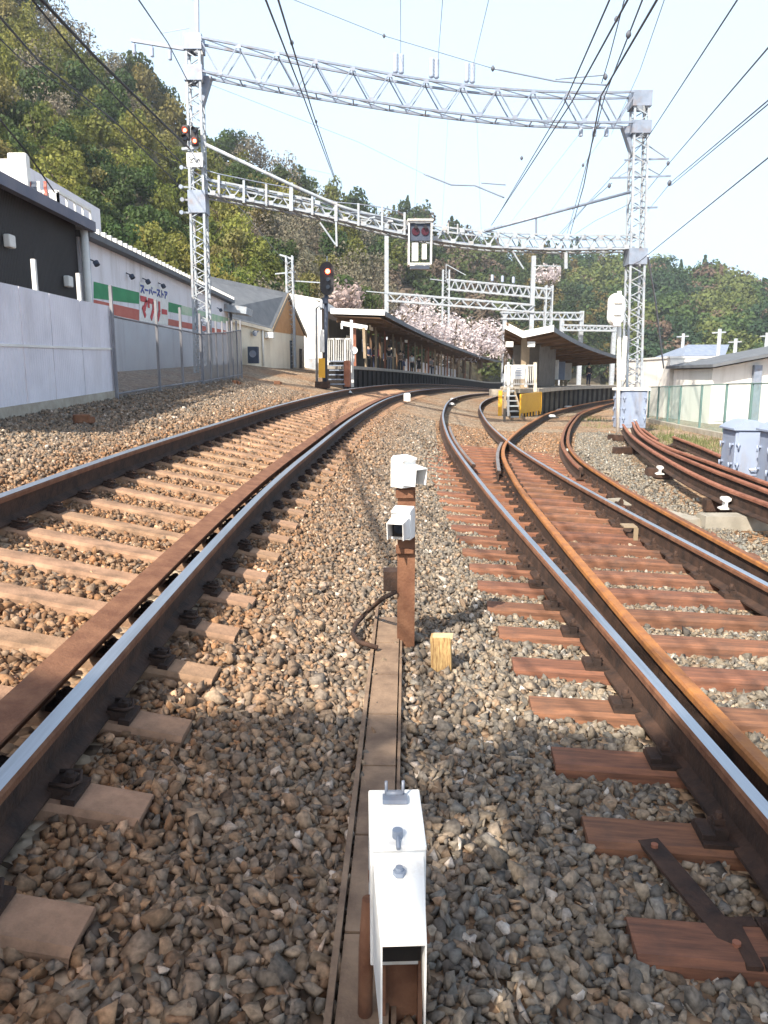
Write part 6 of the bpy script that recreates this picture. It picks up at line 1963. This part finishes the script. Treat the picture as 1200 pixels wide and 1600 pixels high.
# cherry trees in bloom
M_BLOSSOM = mat_leaf('cherry_blossom', (0.58, 0.51, 0.52), (0.71, 0.65, 0.665), objrand=.06, transl=.3)
M_BLOSSOM2 = mat_leaf('brownish_cherry_blossom', (0.36, 0.27, 0.25), (0.55, 0.46, 0.45), objrand=.06, transl=.3)
CH = []
for v in range(2):
    rng = np.random.default_rng(300 + v)
    lobes = [(rng.random() * 6.28, .4 + .35 * rng.random(), .6 + .7 * rng.random()) for _ in range(9)]
    root = thing('cherry_tree', (0, 0, -500), 'pale pink cherry tree in full bloom behind the dark platform canopy', 'tree', 'cherry trees behind the platform canopy')
    tr = trunk_mesh(rng, 1.0, .075, 6).build('trunk', M_BARK, None); tr.parent = root
    quads_object('crown', crown_arrays(rng, 800, .055, lobes, .85), M_BLOSSOM, root)
    CH.append([root, list(root.children), False])
for i, (px, py, Y, s) in enumerate(((628, 505, 88, 2.9), (652, 492, 104, 3.4), (668, 517, 92, 3.0), (694, 505, 106, 3.4), (712, 525, 96, 2.9), (736, 514, 108, 3.3), (752, 535, 100, 2.8), (772, 522, 112, 3.3), (790, 545, 106, 2.8), (640, 478, 118, 3.2), (805, 530, 116, 3.0), (725, 548, 92, 2.2))):
    c = CH[i % 2]
    if not c[2]: r_ = c[0]; c[2] = True
    else:
        r_ = c[0].copy(); COL.objects.link(r_)
        for ch in c[1]:
            d = ch.copy(); COL.objects.link(d); d.parent = r_
    p = at(px, py, Y); r_.location = p - Vector((0, 0, .85 * s)); r_.scale = (s * 1.15, s * 1.15, s); r_.rotation_euler = (0, 0, i * 1.3)
rng = np.random.default_rng(310)
for (px, py, Y, s, lab) in ((547, 470, 62, 2.3, 'brownish pink cherry tree rising behind the white station hall'), (857, 432, 150, 3.0, 'pale cherry tree high on the slope behind the second gantry')):
    p = at(px, py, Y)
    root = thing('cherry_tree', p - Vector((0, 0, .85 * s)), lab, 'tree')
    tr = trunk_mesh(rng, 1.0, .07, 6).build('trunk', M_BARK, None); tr.parent = root
    lobes = [(rng.random() * 6.28, .35 + .3 * rng.random(), .6 + .7 * rng.random()) for _ in range(8)]
    quads_object('crown', crown_arrays(rng, 520, .085, lobes, .95), M_BLOSSOM2 if Y < 100 else M_BLOSSOM, root)
    root.scale = (s, s, s)

# the tree standing behind the photographer whose shade falls over the near ballast
def shade_tree():
    rng = np.random.default_rng(77)
    h = 7.5
    off = Vector((to_sun.x, to_sun.y, 0)) * (h / to_sun.z)
    c = Vector((-.1, 2.52, 0)) + off
    gx, gy = c.x - 2.5, c.y - 1.5
    t = thing('roadside_tree', (gx, gy, T(gx, gy)), 'spreading leafy tree beside the crossing whose shade lies on the near ballast', 'tree')
    n = 12000
    a = rng.random(n) * 2 * np.pi; rr = np.sqrt(rng.random(n))
    # crown is a wide flattened mass running across the track, clumped
    cx = c.x + np.cos(a) * rr * 4.2; cy = c.y + np.sin(a) * rr * .66 * (1 + .2 * np.sin(a * 5)); cz = h + (rng.random(n) - .5) * .9
    k = np.sin(cx * 2.1 + 1) + np.sin(cy * 3.3 + cx * 1.2) + rng.normal(size=n) * .7 > -.75
    # a gap in the crown lets the sun reach the near lamp
    qx = cx - to_sun.x * (cz - .62) / to_sun.z; qy = cy - to_sun.y * (cz - .62) / to_sun.z
    k &= ~((np.abs(qx - .03) < .17) & (qy > 1.25) & (qy < 2.2))
    cen = np.stack([cx, cy, cz], 1)[k]; m_ = len(cen)
    nn = rng.normal(size=(m_, 3)); nn /= np.linalg.norm(nn, axis=1)[:, None]
    u = np.cross(nn, rng.normal(size=(m_, 3))); u /= np.linalg.norm(u, axis=1)[:, None]; w = np.cross(nn, u)
    s = (.09 + .09 * rng.random(m_))[:, None]
    q = np.stack([cen - u * s, cen - w * s * .6, cen + u * s, cen + w * s * .6], 1)
    o = quads_object('crown', q - np.array(t.location), KINDS[1][2], t)
    mb = MB(); base = Vector((gx, gy, T(gx, gy)))
    fork = base.lerp(Vector((c.x - .8, c.y - .2, h)), .55)
    mb.tube([base - Vector((0, 0, .2)), base.lerp(fork, .5) + Vector((.1, 0, .1)), fork], [.22, .17, .14], 9)
    for e in ((-3.4, .2), (-1.6, -.4), (.2, .4), (2.0, -.1), (3.6, .2)):
        tip = Vector((c.x + e[0], c.y + e[1], h + .2))
        mb.tube([fork, fork.lerp(tip, .5) + Vector((0, 0, .25)), tip], [.10, .06, .02], 6)
    mb.build('trunk', M_BARK, t)
shade_tree()

# ------------------------------------------------------------------ grass by the right fence
def grass():
    rng = np.random.default_rng(9); Q = []; Cc = []
    for (px, py, n, sp) in ((1046, 682, 300, .8), (1085, 695, 350, 1.0), (1120, 715, 350, .8), (1065, 690, 220, .9), (1100, 690, 220, 1.0), (1150, 700, 250, 1.2), (1030, 668, 200, .6), (925, 655, 120, .6), (935, 665, 100, .5), (1160, 740, 200, .6)):
        g = gp(px, py)
        c = np.stack([g.x + rng.normal(size=n) * sp * .55, g.y + rng.normal(size=n) * sp, np.zeros(n)], 1)
        c[:, 2] = TN(c[:, 0], c[:, 1]) - .06
        a = rng.random(n) * 6.28; d = np.stack([np.cos(a), np.sin(a), np.zeros(n)], 1)
        h = (.06 + .14 * rng.random(n))[:, None]; w = .012
        tip = c + np.array([0, 0, 1]) * h + rng.normal(size=(n, 3)) * .03
        Q.append(np.stack([c - d * w, c + d * w, tip + d * w * .3, tip - d * w * .3], 1))
        base = np.array([(.13, .15, .06)]) if rng.random() < .6 else np.array([(.24, .22, .12)])
        Cc.append(base * (.7 + .6 * rng.random((n, 1))))
    o = quads_object('grass', np.concatenate(Q), M_WOOD, None, np.concatenate(Cc))
    tag(o, 'thin grass and weeds on the verge before the green fence', 'grass', None, 'stuff')
grass()

# ------------------------------------------------------------------ ballast stones
def stone_protos(npts, n, seed):
    """crushed stones: convex hulls of a few random points, so faces are flat and edges sharp"""
    import bmesh
    rng = np.random.default_rng(seed); out = []
    for _ in range(n):
        k = npts + rng.integers(0, 4)
        p = rng.normal(size=(k, 3)); p /= np.linalg.norm(p, axis=1)[:, None]
        p *= rng.uniform(.8, 1.08, (k, 1)); p *= np.array([1.08, rng.uniform(.68, .95), rng.uniform(.58, .85)])
        bm = bmesh.new()
        for q in p: bm.verts.new(q)
        r_ = bmesh.ops.convex_hull(bm, input=bm.verts)
        bmesh.ops.delete(bm, geom=[e for e in r_['geom_interior'] if isinstance(e, bmesh.types.BMVert)], context='VERTS')
        bmesh.ops.triangulate(bm, faces=bm.faces); bm.verts.index_update(); bm.verts.ensure_lookup_table()
        out.append((np.array([tuple(v.co) for v in bm.verts]), np.array([[v.index for v in f.verts] for f in bm.faces]))); bm.free()
    return out
def in_sleepers(x, y, grow):
    inside = np.zeros(len(x), bool)
    for (cx, cy, dx, dy, hl, hw) in SLEEPERS:
        u = (x - cx) * dx + (y - cy) * dy; w = -(x - cx) * dy + (y - cy) * dx
        inside |= (np.abs(u) < hl + grow) & (np.abs(w) < hw + grow)
    return inside
def curve_np(f, ys):
    tab = np.arange(-3, 130, .25); val = np.array([f(float(t)) for t in tab]); return np.interp(ys, tab, val)
def stones(name, y0, y1, dens, r0, r1, sub, seed, label):
    rng = np.random.default_rng(seed)
    xm0 = -.60 * y1 - 2.2; xm1 = .60 * y1 + 2.2
    xm0 = max(xm0, -8.5); xm1 = min(xm1, 9.5)
    n = int((xm1 - xm0) * (y1 - y0) * dens)
    x = rng.uniform(xm0, xm1, n); y = rng.uniform(y0, y1, n)
    keep = (np.abs(x) < .60 * y + 2.2)
    A, B, C_, D, E, F = (curve_np(f, y) for f in (railA, railB, railC, railD, railE, railF))
    for rx in (A, B, C_, D, E, F): keep &= np.abs(x - rx) > .085
    keep &= ~((x > E - .29) & (x < E - .06))
    r = rng.uniform(r0, r1, n) * (1 + .5 * (rng.random(n) < .07))
    ins = in_sleepers(x, y, -.012)
    keep &= ~ins | ((rng.random(n) < np.clip((y - 6) * .05, 0.015, .55)) & ((x > A - 1) | (rng.random(n) < .35)))
    start, d, L, s = TR
    u = (x - start.x) * d.x + (y - start.y) * d.y; w = (x - start.x) * s.x + (y - start.y) * s.y
    keep &= ~((u > -.2) & (u < L - 2.0 + .35 * np.sin(w * 30)) & (w > -.100 + .03 * np.sin(u * 21)) & (w < .055 + .05 * np.sin(u * 9 + 1) + .02 * np.sin(u * 31)) & (rng.random(n) > .22))
    # no stones through the hoarding, cabinets, right-hand grass
    keep &= x > -4.85 - .03 * y
    sf, sy_ = SPARE[0]
    sx = np.array([sf(float(t)) for t in np.linspace(2, 30, 60)]); sx = np.interp(y, np.linspace(2, 30, 60), sx)
    keep &= x < sx - .35 + .25 * rng.normal(size=n)
    x, y, r = x[keep], y[keep], r[keep]
    for rx in (A, B, C_, D, E, F): pass
    n = len(x)
    z = TN(x, y) - .055 + r * rng.uniform(.1, .75, n) + np.where(ins[keep], .03, 0)
    # ballast lies a little lower between the turnout timbers
    tr_ = (x > A[keep] - .6) & (x < D[keep] + .4); z -= np.where(tr_, .012, 0)
    t1 = (x > F[keep] - .1) & (x < E[keep] + .1); z -= np.where(t1, .006, 0)
    ff = x < F[keep] - .55; z += np.where(ff, .02, 0)
    NP = 16
    protos = stone_protos(sub, NP, seed + 1)
    kk = rng.integers(0, NP, n); order = np.argsort(kk, kind='stable')
    x, y, r, z, kk = x[order], y[order], r[order], z[order], kk[order]
    keep = np.flatnonzero(keep)[order]
    q = rng.normal(size=(n, 4)); q[:, 1:3] *= .6; q /= np.linalg.norm(q, axis=1)[:, None]
    w_, a, b, c = q.T
    Rm = np.stack([np.stack([1 - 2 * (b*b + c*c), 2 * (a*b - c*w_), 2 * (a*c + b*w_)], -1),
                   np.stack([2 * (a*b + c*w_), 1 - 2 * (a*a + c*c), 2 * (b*c - a*w_)], -1),
                   np.stack([2 * (a*c - b*w_), 2 * (b*c + a*w_), 1 - 2 * (a*a + b*b)], -1)], 1)
    VV, FF, rep_ = [], [], np.zeros(n, int); base = 0
    for pi in range(NP):
        idx = np.flatnonzero(kk == pi)
        pv, pf = protos[pi]
        v = np.einsum('nij,vj->nvi', Rm[idx], pv) * r[idx][:, None, None] + np.stack([x[idx], y[idx], z[idx]], -1)[:, None, :]
        VV.append(v.reshape(-1, 3)); FF.append((pf[None] + (base + np.arange(len(idx)) * len(pv))[:, None, None]).reshape(-1, 3))
        rep_[idx] = len(pv); base += len(idx) * len(pv)
    V = np.concatenate(VV); Fc = np.concatenate(FF); nfa = len(Fc)
    me = bpy.data.meshes.new(name)
    me.vertices.add(len(V)); me.vertices.foreach_set('co', V.reshape(-1).astype(np.float32))
    me.loops.add(nfa * 3); me.loops.foreach_set('vertex_index', Fc.reshape(-1).astype(np.int32))
    me.polygons.add(nfa); me.polygons.foreach_set('loop_start', np.arange(0, nfa * 3, 3, dtype=np.int32)); me.polygons.foreach_set('loop_total', np.full(nfa, 3, dtype=np.int32))
    # colour of each stone
    pal = np.array([(.235, .215, .18), (.275, .235, .18), (.19, .18, .16), (.31, .275, .22), (.14, .13, .115), (.27, .205, .145), (.50, .48, .44), (.21, .208, .19)])
    ci = rng.choice(8, n, p=(.22, .20, .15, .13, .08, .09, .035, .095)); col = pal[ci] * rng.uniform(.55, 1.05, (n, 1))
    e_, f_, a_ = E[keep], F[keep], A[keep]; d_ = D[keep]
    rust = np.exp(-np.maximum(0, np.maximum(f_ - .3 - x, x - e_ - .15)) / 1.1) * .95
    rust = np.maximum(rust, np.where((x > a_ - .2) & (x < d_ + .2), np.clip((y - 5) / 9, 0.08, .75), 0))
    rust = np.maximum(rust, np.where(x < f_, .35, 0))
    rust = rust * rng.uniform(.5, 1.2, n)
    rust = np.clip(rust, 0, .9)[:, None]
    col = col * (1 - rust) + col * np.array([1.22, .72, .43]) * rust
    at_ = me.color_attributes.new('tint', 'FLOAT_COLOR', 'POINT')
    c4 = np.concatenate([np.repeat(col, rep_, 0), np.ones((len(V), 1))], 1)
    at_.data.foreach_set('color', c4.reshape(-1).astype(np.float32))
    me.update()
    me.materials.append(M_STONE)
    o = bpy.data.objects.new(name, me); COL.objects.link(o)
    tag(o, label, 'ballast', None, 'stuff')
    return n
def stone_mat():
    m = bpy.data.materials.new('crushed_stone'); m.use_nodes = True
    nt = m.node_tree; b = nt.nodes['Principled BSDF']; b.inputs['Roughness'].default_value = .85; b.inputs['Specular IOR Level'].default_value = .3
    ca = nt.nodes.new('ShaderNodeVertexColor'); ca.layer_name = 'tint'
    tc = nt.nodes.new('ShaderNodeTexCoord'); nz = nt.nodes.new('ShaderNodeTexNoise'); nz.inputs['Scale'].default_value = 55; nz.inputs['Detail'].default_value = 6
    nt.links.new(tc.outputs['Object'], nz.inputs['Vector'])
    mr = nt.nodes.new('ShaderNodeMapRange'); mr.inputs[1].default_value = .3; mr.inputs[2].default_value = .7; mr.inputs[3].default_value = .62; mr.inputs[4].default_value = 1.35
    nt.links.new(nz.outputs[0], mr.inputs[0])
    mx = nt.nodes.new('ShaderNodeVectorMath'); mx.operation = 'SCALE'
    nt.links.new(ca.outputs[0], mx.inputs[0]); nt.links.new(mr.outputs[0], mx.inputs['Scale'])
    nt.links.new(mx.outputs[0], b.inputs['Base Color'])
    bp = nt.nodes.new('ShaderNodeBump'); bp.inputs['Strength'].default_value = .5; bp.inputs['Distance'].default_value = .006
    nt.links.new(nz.outputs[0], bp.inputs['Height']); nt.links.new(bp.outputs[0], b.inputs['Normal'])
    return m
M_STONE = stone_mat()
stones('ballast', 0.7, 5.0, 1500, .018, .041, 7, 41, 'crushed stone ballast close to the lamp posts')
stones('ballast', 5.0, 11.0, 1150, .018, .036, 7, 42, 'crushed stone ballast between the tracks in the middle distance')
stones('ballast', 11.0, 26.0, 480, .024, .044, 7, 43, 'crushed stone ballast farther along towards the station')

# ------------------------------------------------------------------ spring haze over the valley
def haze():
    mb = MB(); mb.box((0, 260, 119), (1000, 680, 242))
    m = bpy.data.materials.new('valley_haze'); m.use_nodes = True
    nt = m.node_tree
    for n_ in list(nt.nodes): nt.nodes.remove(n_)
    out = nt.nodes.new('ShaderNodeOutputMaterial'); pv = nt.nodes.new('ShaderNodeVolumePrincipled')
    pv.inputs['Color'].default_value = (.86, .91, 1.0, 1); pv.inputs['Density'].default_value = HAZE_D; pv.inputs['Anisotropy'].default_value = .2
    nt.links.new(pv.outputs[0], out.inputs['Volume'])
    o = mb.build('haze', m); tag(o, 'thin pale haze lying over the valley', 'haze', None, 'stuff')
HAZE_D = 0.00045
haze()
